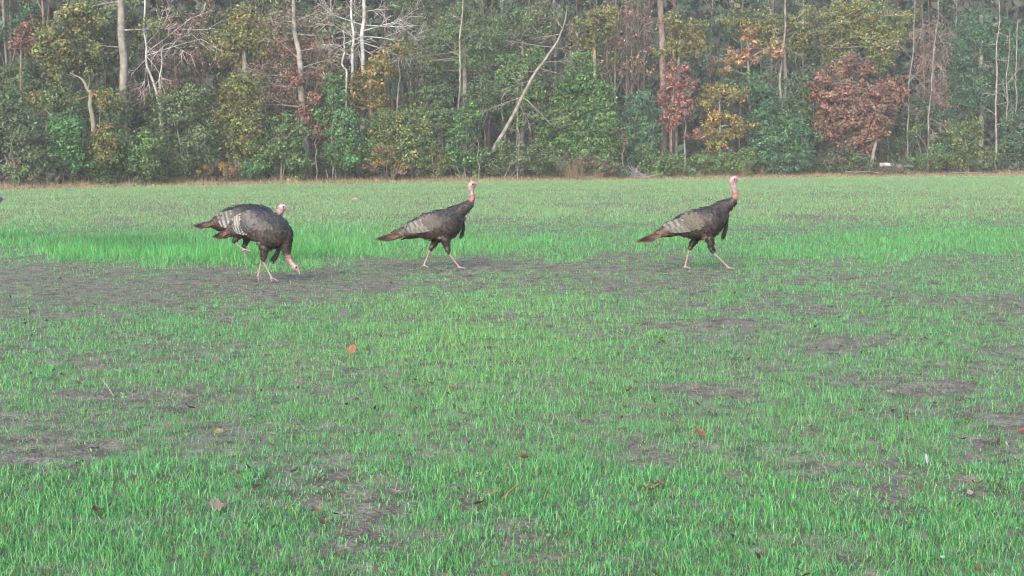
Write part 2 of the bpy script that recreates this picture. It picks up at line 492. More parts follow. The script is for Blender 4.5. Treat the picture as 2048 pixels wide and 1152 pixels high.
def build_dry_edge():
    """tan dead grass and leaf litter along the edge of the wood"""
    rng = np.random.default_rng(8)
    n = 42000
    X = rng.uniform(-40, 42, n)
    E = edgeY(X)
    off = rng.gamma(2.0, 0.75, n) - 0.4
    Y = E + off
    hn = fbm(X * 0.35, Y * 0.2, 21, 3)
    h = (0.10 + 0.38 * np.clip(off / 2.5, 0, 1) * (0.4 + hn)) * rng.uniform(0.5, 1.25, n)
    az = rng.uniform(0, 2 * math.pi, n); ln = np.abs(rng.normal(0, 0.5, n))
    w = rng.uniform(0.012, 0.03, n)
    B = np.stack([X, Y, np.zeros(n)], 1)
    T = B + np.stack([np.cos(az) * np.sin(ln) * h, np.sin(az) * np.sin(ln) * h, np.cos(ln) * h], 1)
    S = np.stack([w / 2, rng.normal(0, 0.004, n), np.zeros(n)], 1)
    V = np.stack([B - S, B + S, T], 1).reshape(-1, 3)
    pal = np.array([[0.26, 0.19, 0.125], [0.31, 0.235, 0.16], [0.18, 0.12, 0.08], [0.22, 0.14, 0.095], [0.34, 0.27, 0.195]])
    C = pal[rng.integers(0, len(pal), n)] * rng.uniform(0.7, 1.15, (n, 1))
    gr = rng.random(n) < 0.22
    C[gr] = np.array([0.08, 0.14, 0.05])
    k = np.arange(n)[:, None] * 3
    A = Acc(); A.add(V, [np.hstack([k, k + 1, k + 2])], np.repeat(C, 3, 0))
    # litter: flat dead leaves under the trees
    m = 16000
    X = rng.uniform(-40, 42, m); Y = edgeY(X) + rng.gamma(2.0, 1.6, m) - 0.2
    q = rng.uniform(0.05, 0.1, m); a = rng.uniform(0, 6.28, m)
    c = np.stack([X, Y, rng.uniform(0.01, 0.06, m)], 1)
    u = np.stack([np.cos(a) * q, np.sin(a) * q, rng.normal(0, 0.03, m)], 1); v = np.stack([-np.sin(a) * q * .6, np.cos(a) * q * .6, rng.normal(0, 0.03, m)], 1)
    V = np.stack([c - u, c + v, c + u, c - v], 1).reshape(-1, 3)
    k = np.arange(m)[:, None] * 4
    A.add(V, [np.hstack([k, k + 1, k + 2, k + 3])], np.repeat(pal[rng.integers(0, 5, m)] * rng.uniform(.6, 1.1, (m, 1)), 4, 0))
    o = obj("dry_grass", A.mesh("dry_grass", M_DEAD))
    tag(o, "strip of tan dead grass and leaf litter along the wood's edge", "dry grass", None, "stuff")
build_dry_edge()

# ------------------------------------------------------------------ leaves and branches
PAL = {  # leaf colours of each kind of plant
    'green':   [(0.052, 0.115, 0.038), (0.070, 0.135, 0.042), (0.040, 0.092, 0.034), (0.095, 0.150, 0.052)],
    'bright':  [(0.042, 0.125, 0.044), (0.055, 0.150, 0.048), (0.034, 0.100, 0.040), (0.080, 0.160, 0.062)],
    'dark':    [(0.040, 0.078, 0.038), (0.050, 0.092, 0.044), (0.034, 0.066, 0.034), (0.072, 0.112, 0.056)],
    'teal':    [(0.036, 0.092, 0.052), (0.046, 0.110, 0.060), (0.032, 0.076, 0.046), (0.068, 0.130, 0.074)],
    'grey':    [(0.068, 0.098, 0.054), (0.085, 0.118, 0.062), (0.052, 0.078, 0.044), (0.112, 0.135, 0.075)],
    'olive':   [(0.085, 0.115, 0.038), (0.110, 0.135, 0.042), (0.060, 0.090, 0.034), (0.150, 0.150, 0.055)],
    'yolive':  [(0.125, 0.130, 0.045), (0.155, 0.145, 0.050), (0.090, 0.105, 0.040), (0.078, 0.100, 0.040)],
    'gold':    [(0.260, 0.165, 0.045), (0.200, 0.140, 0.040), (0.150, 0.130, 0.045), (0.090, 0.110, 0.040)],
    'orange':  [(0.215, 0.125, 0.066), (0.185, 0.105, 0.056), (0.175, 0.125, 0.062), (0.240, 0.155, 0.085)],
    'rust':    [(0.125, 0.068, 0.050), (0.140, 0.080, 0.060), (0.100, 0.057, 0.046), (0.160, 0.090, 0.066)],
    'pink':    [(0.190, 0.086, 0.074), (0.160, 0.078, 0.066), (0.140, 0.085, 0.070), (0.215, 0.110, 0.096)],
    'brown':   [(0.130, 0.095, 0.075), (0.165, 0.115, 0.090), (0.105, 0.080, 0.065), (0.200, 0.130, 0.100)],
    'pine':    [(0.050, 0.095, 0.045), (0.065, 0.120, 0.055), (0.038, 0.075, 0.040), (0.085, 0.135, 0.060)],
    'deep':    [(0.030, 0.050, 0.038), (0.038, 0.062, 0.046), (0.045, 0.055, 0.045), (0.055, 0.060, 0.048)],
}
def leaf_cards(rng, c, size, aspect, nrm, palette, vary=0.3):
    """quads at the points c, roughly facing nrm"""
    n = len(c)
    nrm = unit(nrm + rng.normal(0, 0.75, (n, 3)))
    a = rng.normal(0, 1, (n, 3)); a[:, 2] -= 0.55
    a = unit(a - (a * nrm).sum(1)[:, None] * nrm)
    b = np.cross(nrm, a)
    l = size * rng.uniform(0.6, 1.35, n)[:, None]
    fold = nrm * l * 0.12
    V = np.stack([c - a * l * 0.5, c + b * l * aspect * 0.5 + fold - a * l * 0.06, c + a * l * 0.5, c - b * l * aspect * 0.5 + fold - a * l * 0.06], 1).reshape(-1, 3)
    pal = np.array(PAL[palette] if isinstance(palette, str) else palette)
    C = pal[rng.integers(0, len(pal), n)] * (0.68 + 0.9 * rng.random((n, 1)) ** 1.5) * 1.3
    k = np.arange(n)[:, None] * 4
    return V, [np.hstack([k, k + 1, k + 2, k + 3])], C

def add_leaves(A, rng, lobes, n, size, aspect, palette, clump=0.42, gap=0.0, second=None, frac=0.0):
    """lobes: (centre xyz, radii xyz). Leaves sit on many small clumps spread through the lobes, more of them near the outside."""
    vol = np.array([r[0] * r[2] for _, r in lobes]); share = vol / vol.sum()
    centres = []
    for (c, r), s in zip(lobes, share):
        m = int(n * s)
        if m < 4: continue
        nc = max(5, int(m / 38))
        d = unit(rng.normal(0, 1, (nc, 3)))
        rad = rng.random(nc) ** 0.42
        lump = 0.72 + 0.55 * vnoise(d[:, 0] * 2.1 + c[0], d[:, 2] * 2.1 + d[:, 1], 13)
        cc = c + d * (rad * lump)[:, None] * r
        centres.append(cc)
        which = rng.integers(0, nc, m)
        cs = clump * rng.uniform(0.5, 1.5, nc)[which]
        o = unit(rng.normal(0, 1, (m, 3))) * (rng.random(m) ** 0.5 * cs)[:, None]
        o[:, 2] *= 0.75
        p = cc[which] + o
        p[:, 2] = np.maximum(p[:, 2], 0.03)
        nr = unit((p - c) / r) * 0.7 + unit(o) * 0.5 + np.array([0, -0.15, 0.35])
        V, Fq, C = leaf_cards(rng, p, size, aspect, nr, palette)
        # every clump its own shade of leaf
        tint = rng.uniform(0.72, 1.3, (nc, 1)) * (1 + rng.normal(0, 0.07, (nc, 3)))
        C = C * tint[which]
        if second is not None:
            pick = (rng.random(nc) < frac)[which]
            p2 = np.array(PAL[second]); C2 = p2[rng.integers(0, len(p2), m)] * rng.uniform(0.75, 1.2, (m, 1))
            C = np.where(pick[:, None], C2, C)
        A.add(V, Fq, np.repeat(C, 4, 0))
    return np.concatenate(centres)

def branch(A, rng, p, d, length, r, depth, colr, k=4, wander=0.35, droop=0.0, kids=4, upb=0.0):
    """a limb that bends, tapers and forks"""
    n = 5
    pts = [np.array(p, float)]; d = unit(np.array(d, float))
    dirs = []
    for i in range(n):
        d = unit(d + rng.normal(0, wander / n ** 0.5 * 0.6, 3) + np.array([0, 0, (upb - droop) / n]))
        pts.append(pts[-1] + d * length / n); dirs.append(d)
    pts = np.array(pts)
    rad = np.linspace(r, r * 0.35, n + 1)
    V, fs = tube(pts, np.maximum(rad, 0.011), k if depth > 0 else 3, cap=False)
    A.add(V, fs, np.asarray(colr) * rng.uniform(0.85, 1.15))
    ends = [pts[-1]]
    if depth > 0:
        for i in range(kids):
            t = rng.uniform(0.25, 0.98); j = min(int(t * n), n - 1)
            q = pts[j] + (pts[j + 1] - pts[j]) * (t * n - j)
            side = unit(np.cross(dirs[j], rng.normal(0, 1, 3)))
            nd = unit(dirs[j] * 0.75 + side * rng.uniform(0.5, 1.0))
            ends += branch(A, rng, q, nd, length * rng.uniform(0.35, 0.62), max(r * (1 - 0.6 * t) * 0.5, 0.011), depth - 1, colr, k, wander, droop, kids, upb)
    return ends

def stem_to(A, rng, p, q, r, colr, k=5, bend=0.12):
    L = np.linalg.norm(q - p)
    mid = (p + q) / 2 + rng.normal(0, bend * L * 0.5, 3); mid[2] += 0.06 * L
    pts = curve([p, mid, q], 6)
    V, fs = tube(pts, np.linspace(r, max(r * 0.3, 0.006), 6), k, cap=False)
    A.add(V, fs, np.asarray(colr) * rng.uniform(0.85, 1.15))

BARKC = {'grey': (0.15, 0.145, 0.135), 'pale': (0.17, 0.162, 0.148), 'white': (0.30, 0.305, 0.30), 'brown': (0.10, 0.08, 0.07), 'dark': (0.07, 0.065, 0.06),
         'pink': (0.13, 0.105, 0.095), 'olive': (0.17, 0.165, 0.13)}
_seed = [100]
def plant(name, label, cat, px, dd, lobes, palette, dens=1.5, size=0.15, aspect=0.55, clump=0.40, bark='brown', stems=3, srad=0.035, group=None, trunk=None, limbs=14,
          second=None, frac=0.0, thick=0.75, seed=None):
    dens = dens * 1.04
    """a bush or tree at the wood's edge. lobes in photo pixels (cx, cy, rx, ry); dd metres behind the edge of the field; trunk: pixel polyline of the main stem with radius"""
    _seed[0] += 1
    rng = np.random.default_rng(_seed[0] if seed is None else seed)
    D = edge_at_px(px) + dd
    base = P(px, 360, D); base[2] = 0
    mpp = D / F
    t = thing(name, label, cat, base, group)
    LB = []
    for l in lobes:
        cx, cy, rx, ry = l[:4]
        c = P(cx, cy, D)
        LB.append((c + np.array([0, rng.uniform(-0.3, 0.5) * rx * mpp * 0.5, 0]), np.array([rx * mpp, max(rx * mpp * thick, 0.3), ry * mpp])))
    A = Acc()
    n = int(sum(l[2] * l[3] for l in lobes) * dens)
    cc = add_leaves(A, rng, LB, n, size, aspect, palette, clump, second=second, frac=frac)
    W = Acc()
    if trunk:
        pts = np.array([np.append(P(a, b, D), r) for a, b, r in trunk])
        if pts[0, 2] < 0.4: pts[0, 2] = -0.03
        cv = curve(pts, 14)
        V, fs = tube(cv[:, :3], cv[:, 3], 8)
        W.add(V, fs, BARKC[bark])
        roots = cv[5:, :3]
        rr = cv[5:, 3]
    else:
        roots, rr = [], []
        for i in range(stems):
            b = base + np.array([rng.normal(0, 0.15), rng.normal(0, 0.12), -0.03])
            c, r = LB[rng.integers(0, len(LB))]
            q = c + rng.normal(0, 0.3, 3) * r
            q[2] = max(q[2], 0.4)
            mid = (b + q) / 2 + np.array([rng.normal(0, .15), rng.normal(0, .15), 0.1 * q[2]])
            cv = curve([b, mid, q], 8)
            V, fs = tube(cv, np.linspace(srad, srad * 0.4, 8), 6)
            W.add(V, fs, BARKC[bark])
            roots.append(cv[3]); roots.append(cv[5]); rr += [srad * .7, srad * .5]
        roots = np.array(roots); rr = np.array(rr)
    pick = cc[rng.choice(len(cc), min(limbs, len(cc)), replace=False)]
    for q in pick:
        j = np.argmin(((roots - q) ** 2).sum(1) + np.where(roots[:, 2] > q[2], 3.0, 0))
        stem_to(W, rng, roots[j], q, min(rr[j] * 0.6, 0.05), BARKC[bark])
    obj("trunk", W.mesh("trunk", M_BARK, True, base), t)
    obj("crown", A.mesh("crown", M_LEAF, False, base), t)
    return t

def bare_tree(name, label, cat, path, dd, bark, limbs, px=None, group=None, depth=2, kids=4, leaves=None, nleaf=0, leafsize=0.12, k=8, seed=None):
    """path: (px, py, radius m) up the trunk, first point near the ground; limbs: (t along trunk, px, py of the limb's end, radius)"""
    _seed[0] += 1
    rng = np.random.default_rng(_seed[0] if seed is None else seed)
    D = edge_at_px(path[0][0] if px is None else px) + dd
    pts = np.array([np.append(P(a, b, D), r) for a, b, r in path])
    pts[0, 2] = -0.03
    base = pts[0, :3].copy(); base[2] = 0
    t = thing(name, label, cat, base, group)
    cv = curve(pts, 26)
    u_ = np.linspace(0, 1, 26); ph = rng.uniform(0, 6.28, 3); cv[:, 0] += (0.05 * np.sin(u_ * 9 + ph[0]) + 0.035 * np.sin(u_ * 21 + ph[1]) + rng.normal(0, 0.012, 26)) * np.sin(np.pi * u_) ** .5
    W = Acc()
    V, fs = tube(cv[:, :3], np.maximum(cv[:, 3] * 0.86, 0.01), k)
    W.add(V, fs, BARKC[bark])
    ends = []
    for (tt, ex, ey, r) in limbs:
        i = min(int(tt * 25), 24)
        p = cv[i, :3]
        q = P(ex, ey, D + rng.uniform(-0.9, 0.6))
        L = np.linalg.norm(q - p)
        ends += branch(W, rng, p, q - p, L, r, depth, BARKC[bark], 5, 0.22, 0.05, kids)
    obj("trunk", W.mesh("trunk", M_BARK, True, base), t)
    if leaves and nleaf:
        A = Acc()
        e = np.array(ends)
        c = e[rng.integers(0, len(e), nleaf)] + rng.normal(0, 0.16, (nleaf, 3))
        V, Fq, C = leaf_cards(rng, c, leafsize, 0.6, rng.normal(0, 1, (nleaf, 3)), leaves)
        A.add(V, Fq, np.repeat(C, 4, 0))
        obj("crown", A.mesh("crown", M_LEAF, False, base), t)
    return t
build_crumbs()
# ------------------------------------------------------------------ the wood
def build_far_wood():
    rng = np.random.default_rng(55)
    A = Acc()
    for n, d0, d1, top, size in ((44000, 15, 34, 21, 0.62), (90000, 34, 60, 31, 1.5)):
        X = rng.uniform(-80, 86, n)
        Y = edgeY(np.clip(X, -30, 40)) + rng.uniform(d0, d1, n)
        Z = rng.uniform(0.2, top, n)
        c = np.stack([X, Y, Z], 1)
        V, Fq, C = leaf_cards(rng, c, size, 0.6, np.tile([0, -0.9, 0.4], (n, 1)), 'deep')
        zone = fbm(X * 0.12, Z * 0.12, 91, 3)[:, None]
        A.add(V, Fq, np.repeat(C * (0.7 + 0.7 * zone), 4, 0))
    for i in range(260):
        x = rng.uniform(-70, 75); y = edgeY(min(max(x, -30), 40)) + rng.uniform(18, 40)
        h = rng.uniform(12, 22); r = rng.uniform(0.05, 0.16)
        lean = rng.normal(0, 0.5)
        V, fs = tube([[x, y, -0.05], [x + lean * .4, y, h * .5], [x + lean, y, h]], [r, r * .8, r * .3], 5, cap=False)
        A.add(V, fs, np.array(BARKC[['grey', 'brown', 'brown', 'pink'][rng.integers(0, 4)]]) * 0.8)
    o = obj("far_wood", A.mesh("far_wood", M_LEAF))
    tag(o, "dim mass of trees deep in the wood behind the front trees", "wood", None, "stuff")
build_far_wood()

def build_undergrowth():
    rng = np.random.default_rng(66)
    A = Acc()
    lob = []
    for i in range(150):
        x = rng.uniform(-34, 37); y = float(edgeY(x)) + rng.uniform(1.2, 6.5); r = rng.uniform(0.5, 1.1); h = rng.uniform(0.35, 0.9) * (1 + 0.5 * (y - edgeY(x) > 4.5))
        lob.append((np.array([x, y, h * 0.7]), np.array([r, r, h])))
    rng.shuffle(lob)
    q = len(lob) // 4
    for j, pal in enumerate(['green', 'grey', 'olive', 'dark']):
        add_leaves(A, rng, lob[j * q:(j + 1) * q], 11500, 0.13, 0.5, pal, 0.3, second='brown', frac=0.1)
    o = obj("undergrowth", A.mesh("undergrowth", M_LEAF))
    tag(o, "low tangled undergrowth filling the foot of the wood", "undergrowth", None, "stuff")
build_undergrowth()

# trees standing back in the wood whose trunks and crowns show above the bushes
def deep_tree(px, dd, r, bark, top_h, pal, crown0, label, group, name="tall_tree", nl=1500, lean=0.0, cr=2.2):
    _seed[0] += 1
    rng = np.random.default_rng(_seed[0])
    D = edge_at_px(px) + dd
    base = P(px, 340, D); base[2] = 0
    t = thing(name, label, "tree", base, group)
    W = Acc()
    topx = lean * top_h
    cv = curve([[base[0], D, -0.05], [base[0] + topx * .35 + rng.normal(0, .12), D, top_h * .4], [base[0] + topx, D, top_h]], 16)
    V, fs = tube(cv, np.linspace(r, r * 0.35, 16), 8)
    W.add(V, fs, BARKC[bark])
    A = Acc(); lob = []
    for i in range(9):
        z = crown0 + (top_h - crown0) * (i + .5) / 9 + rng.normal(0, .3)
        tt = np.clip(z / top_h, 0, 1)
        c = cv[int(tt * 15)] + np.array([rng.normal(0, cr * .45), rng.normal(0, cr * .4), 0]); c[2] = z
        s = cr * rng.uniform(.4, .7) * (1.15 - .5 * (z - crown0) / (top_h - crown0))
        lob.append((c, np.array([s, s, s * .6])))
        stem_to(W, rng, cv[max(int(tt * 15) - 1, 0)], c, r * .3, BARKC[bark])
    add_leaves(A, rng, lob, nl, 0.19, 0.4, pal, 0.5)
    for i in range(7):   # dead twigs below the crown
        z = rng.uniform(1.5, crown0); p = cv[int(z / top_h * 15)]
        a = rng.uniform(0, 6.28)
        branch(W, rng, p, [math.cos(a), math.sin(a), .25], rng.uniform(.6, 1.5), .02, 1, BARKC[bark], 3, .4, .1, 3)
    obj("trunk", W.mesh("trunk", M_BARK, True, base), t)
    obj("crown", A.mesh("crown", M_LEAF, False, base), t)

DG = "trees standing deep in the wood"
MARKS = [(15, "the left end of the wood"), (122, "the dense bright-green rounded bush"), (247, "the straight grey trunk"), (300, "the hanging tangle of dead leaves"), (365, "the broad grey-green mound bush"), (470, "the tall olive-yellow bush"),
         (605, "the pale dead trunk"), (668, "the tall light-green bush"), (727, "the white leafless tree"), (800, "the wide olive-green bush"), (868, "the yellow-green upright bush"), (930, "the soft pine crown"), (1030, "the leaning snag"),
         (1165, "the cone-shaped evergreen"), (1275, "the bluish-green bush"), (1350, "the pinkish-red tree"), (1440, "the golden tree"), (1500, "the orange-leaved boughs"), (1565, "the dense deep-green bush"), (1712, "the rust-red oak"), (1792, "the white log"),
         (1860, "the bare twiggy trunks"), (1930, "the olive-green bush at the right"), (1993, "the upswept pale tree"), (2048, "the right end of the wood")]
_r = random.Random(3)
_used = {}
for px in (30, 95, 140, 205, 330, 365, 405, 460, 530, 555, 640, 668, 760, 815, 850, 880, 945, 975, 1010, 1060, 1120, 1190, 1225, 1340, 1420, 1480, 1540, 1600, 1690, 1770, 1905, 1950):
    bk = _r.choice(['grey', 'grey', 'brown', 'pink']); pal = _r.choice(['pine', 'dark', 'olive', 'dark', 'teal', 'grey'])
    x = px + _r.uniform(-8, 8)
    mx, mk = min(MARKS, key=lambda q: abs(q[0] - x))
    side = "behind" if abs(mx - x) < 14 else ("just left of" if x < mx else "just right of")
    lab = "slim %s trunk deep in the wood, %s %s" % ({'grey': 'grey', 'brown': 'dark brown', 'pink': 'reddish-brown'}[bk], side, mk)
    _used[lab] = _used.get(lab, 0) + 1
    if _used[lab] > 1: lab = lab.replace("slim", "second slim")
    deep_tree(x, _r.uniform(9, 20), _r.uniform(.06, .13), bk, _r.uniform(13, 19), pal, _r.uniform(2.6, 6.0), lab, DG, lean=_r.uniform(-.03, .03), nl=2300)
for i, px in enumerate((1236, 1249, 1262, 1276, 1291)):
    deep_tree(px, 7.5 + i * .7, .085, 'pink', 15, 'brown', 5.5, "%s thin brown trunk, counting from the evergreen, in the leafless cluster before the pink tree" % ("first", "second", "third", "fourth", "fifth")[i], "leafless cluster of thin brown trunks", nl=900)

# --- single trees one can point to, behind the bushes
bare_tree("tall_tree", "straight grey trunk rising from the bushes between the forked pale trunk and the dead-leaf tangle", "tree",
          [(247, 352, .26), (247, 270, .235), (245, 150, .22), (243, 60, .20), (242, -40, .17), (240, -180, .1)], 3.6, 'grey',
          [(.55, 190, 90, .05), (.62, 300, 60, .05), (.75, 180, 10, .05), (.85, 300, -40, .05)], depth=1, kids=5, leaves='olive', nleaf=700, leafsize=.16)
bare_tree("forked_tree", "pale olive trunk forking into two limbs above the bright round bush", "tree",
          [(189, 350, .13), (188, 260, .12), (181, 200, .11), (175, 180, .10), (163, 158, .05), (140, 145, .02)], 2.9, 'olive',
          [(.62, 181, 150, .06), (.66, 235, 190, .012), (.85, 120, 150, .02), (.5, 155, 205, .02)], depth=1, kids=4, leaves='olive', nleaf=350)
bare_tree("dead_tree", "pale trunk with broken dead branches and rust leaves clinging to its foot", "tree",
          [(617, 352, .20), (611, 270, .19), (602, 190, .17), (596, 110, .15), (591, 50, .12), (586, -40, .09), (582, -120, .04)], 2.4, 'pale',
          [(.30, 515, 205, .035), (.36, 525, 160, .03), (.40, 505, 140, .03), (.5, 548, 82, .03), (.45, 660, 110, .03), (.55, 668, 92, .03), (.68, 540, 40, .03), (.7, 640, 20, .03), (.62, 570, 30, .03)],
          depth=2, kids=4, leaves='rust', nleaf=650, leafsize=.13)
plant("sapling", "rust-leaved sapling pressed against the foot of the pale dead trunk", "sapling", 628, 2.0, [(610, 225, 18, 26), (632, 195, 14, 18), (628, 262, 14, 16), (590, 165, 22, 20)], 'rust', 1.0, .13, .6, .28, 'brown', 2, .02)
bare_tree("white_tree", "white leafless tree with a spray of bare branches at the top of the picture", "tree",
          [(722, 350, .13), (724, 200, .125), (726, 110, .12), (727, 50, .11), (728, -20, .09), (730, -110, .04)], 5.5, 'white',
          [(.50, 655, 55, .035), (.52, 668, 95, .03), (.54, 820, 85, .035), (.5, 800, 112, .03), (.58, 790, 45, .035), (.6, 650, 25, .03), (.55, 700, 60, .03), (.62, 840, 60, .03), (.66, 690, 10, .03), (.68, 780, 8, .03), (.47, 770, 125, .02), (.49, 690, 120, .02)],
          depth=2, kids=5)
bare_tree("white_tree", "slim white trunk just beside the spraying white tree, ending in the green bush", "tree",
          [(706, 350, .09), (706, 180, .085), (704, 110, .08), (705, 60, .07), (702, -30, .05)], 5.0, 'white', [(.5, 672, 95, .025), (.6, 740, 70, .02), (.7, 680, 40, .02), (.42, 690, 140, .015)], depth=1, kids=4)
bare_tree("white_tree", "short crooked white stem rising out of the tall light-green bush", "tree",
          [(690, 350, .07), (692, 170, .065), (686, 130, .055), (690, 95, .04), (686, 60, .02)], 3.3, 'white', [(.6, 668, 110, .015), (.75, 705, 80, .015)], depth=1, kids=3)
bare_tree("slender_tree", "slender pale stem curving above the olive bush beyond the white trees", "tree",
          [(797, 350, .06), (795, 195, .055), (798, 160, .05), (800, 120, .045), (826, 60, .02)], 4.5, 'pale', [(.6, 780, 110, .015), (.8, 845, 70, .02), (.7, 760, 140, .012), (.85, 850, 110, .015), (.8, 800, 60, .015)], depth=2, kids=4)
bare_tree("slender_tree", "slender olive-grey trunk rising above the green bush over the middle bird", "tree",
          [(916, 350, .075), (916, 210, .07), (920, 160, .065), (921, 110, .06), (924, 40, .05), (926, -60, .03)], 5.5, 'olive', [(.6, 890, 90, .02), (.7, 950, 70, .02), (.8, 890, 20, .02)], depth=1, kids=4)
bare_tree("leaning_snag", "long dead trunk leaning steeply to the upper right above the bushes", "dead tree",
          [(955, 350, .135), (990, 290, .125), (1018, 246, .112), (1040, 203, .105), (1066, 155, .09), (1085, 130, .085), (1112, 84, .06), (1128, 48, .035), (1134, 14, .012)], 2.6, 'pale',
          [(.42, 1108, 245, .03), (.40, 945, 222, .02), (.36, 1062, 240, .02), (.50, 1010, 170, .02), (.62, 1130, 150, .028), (.66, 1136, 118, .025), (.72, 1020, 82, .028), (.75, 1150, 100, .02), (.80, 1060, 75, .02), (.86, 1095, 20, .02), (.88, 1150, 60, .015), (.58, 1030, 140, .02)],
          depth=2, kids=4)
bare_tree("thin_stem", "thin pale stem standing at the field edge below the leaning snag", "sapling",
          [(1037, 352, .035), (1037, 300, .032), (1036, 250, .025), (1034, 215, .012)], 1.0, 'pale', [(.6, 1018, 260, .008), (.7, 1052, 240, .008)], depth=1, kids=3)
bare_tree("thin_stem", "thin pale stem at the field edge above the middle bird's head", "sapling",
          [(957, 352, .03), (957, 310, .025), (955, 280, .015)], 1.0, 'pale', [(.7, 945, 285, .006)], depth=1, kids=3)
bare_tree("thin_stem", "pair-forked dark stem at the field edge under the pale dead trunk", "sapling",
          [(632, 355, .035), (632, 310, .03), (634, 275, .02), (630, 250, .01)], .9, 'pink', [(.5, 646, 265, .015), (.7, 622, 270, .008)], depth=1, kids=3)
bare_tree("tangled_tree", "dead branches draped with pinkish-brown leaves hanging from a white limb", "tree",
          [(335, 350, .09), (322, 220, .075), (294, 130, .06), (289, 90, .055), (290, 30, .05), (291, -40, .04)], 3.0, 'white',
          [(.55, 340, 96, .03), (.55, 395, 45, .025), (.45, 262, 150, .02), (.45, 300, 190, .02), (.5, 330, 160, .02), (.42, 285, 175, .02), (.62, 350, 30, .02), (.6, 330, 120, .02), (.5, 400, 70, .02)],
          depth=2, kids=4, leaves='pink', nleaf=420, leafsize=.12)
bare_tree("slender_tree", "white stick-like stem dangling beside the tangle of dead leaves", "tree",
          [(322, 350, .05), (321, 220, .045), (322, 150, .04), (324, 96, .035), (350, 85, .02)], 3.4, 'white', [(.8, 300, 120, .012), (.9, 380, 60, .012)], depth=1, kids=3)
bare_tree("large_tree", "large pinkish trunk rising behind the pink-leaved tree", "tree",
          [(1327, 350, .22), (1327, 250, .21), (1326, 130, .20), (1324, 30, .19), (1322, -80, .16), (1320, -200, .1)], 4.6, 'pink', [(.6, 1290, 60, .03), (.7, 1370, 20, .03), (.8, 1280, -40, .03)], depth=1, kids=4)
bare_tree("slender_tree", "pale slim trunk showing under the pink-leaved tree", "tree",
          [(1371, 352, .06), (1370, 300, .055), (1368, 230, .05), (1362, 150, .03), (1358, 120, .015)], 2.7, 'pale', [(.5, 1345, 190, .02), (.55, 1390, 170, .02), (.7, 1350, 120, .015)], depth=1, kids=4)
bare_tree("slender_tree", "grey slim trunk standing between the dark bush and the rust-red oak", "tree",
          [(1563, 350, .085), (1563, 200, .08), (1562, 140, .075), (1566, 90, .07), (1570, 20, .06), (1574, -80, .03)], 4.5, 'grey', [(.5, 1590, 195, .012), (.55, 1540, 150, .02), (.6, 1600, 110, .02), (.75, 1540, 60, .02)], depth=1, kids=4)
bare_tree("slender_tree", "thin pale trunk just past the rust-red oak's outer leaves", "tree",
          [(1811, 352, .055), (1816, 260, .05), (1820, 170, .045), (1826, 80, .035), (1830, 0, .025)], 2.9, 'grey', [(.45, 1790, 190, .012), (.55, 1850, 130, .02), (.65, 1800, 90, .015), (.8, 1860, 40, .015)], depth=2, kids=4, leaves='brown', nleaf=350, leafsize=.1)
bare_tree("slender_tree", "bare twiggy trunk leaning slightly behind the white log", "tree",
          [(1852, 352, .06), (1857, 270, .055), (1863, 180, .05), (1870, 80, .04), (1876, 10, .03), (1880, -60, .02)], 3.1, 'grey',
          [(.3, 1890, 250, .022), (.35, 1830, 225, .022), (.42, 1895, 200, .022), (.46, 1835, 170, .022), (.52, 1896, 150, .022), (.58, 1838, 120, .022), (.64, 1900, 100, .022), (.7, 1845, 70, .022), (.76, 1900, 60, .022), (.25, 1880, 280, .022)],
          depth=2, kids=4, leaves='brown', nleaf=450, leafsize=.1)
bare_tree("pale_tree", "pale slim tree with upswept bare twigs near the dark conifer", "tree",
          [(1990, 352, .07), (1991, 270, .065), (1993, 170, .055), (1996, 90, .04), (1998, 30, .03), (1999, -30, .022)], 2.2, 'pale',
          [(.28, 1965, 210, .022), (.33, 2022, 205, .022), (.38, 1968, 190, .022), (.43, 2018, 165, .022), (.5, 1970, 130, .022), (.55, 2020, 120, .022), (.62, 1976, 90, .022), (.68, 2016, 75, .022), (.25, 2025, 240, .022), (.78, 1984, 50, .008)], depth=1, kids=5)
bare_tree("pale_tree", "thinner second stem close beside the upswept pale tree", "tree",
          [(2010, 352, .05), (2012, 250, .045), (2016, 150, .035), (2020, 60, .02)], 2.9, 'pale', [(.4, 2036, 200, .022), (.5, 2000, 160, .022), (.6, 2040, 130, .022)], depth=1, kids=4)
bare_tree("pale_tree", "thin grey stem at the picture's far right among dark foliage", "tree",
          [(2030, 352, .05), (2029, 250, .045), (2032, 150, .04), (2036, 40, .03)], 3.6, 'grey', [(.4, 2046, 210, .022), (.6, 2016, 130, .022)], depth=1, kids=4)
bare_tree("rust_sapling", "thin sapling with a few rust leaves beside the grey brush heap", "sapling",
          [(1246, 352, .03), (1246, 310, .028), (1244, 275, .02), (1243, 252, .01)], 1.2, 'pink', [(.5, 1235, 290, .008), (.6, 1258, 275, .008), (.8, 1236, 255, .006)], depth=1, kids=3, leaves='rust', nleaf=90, leafsize=.12)

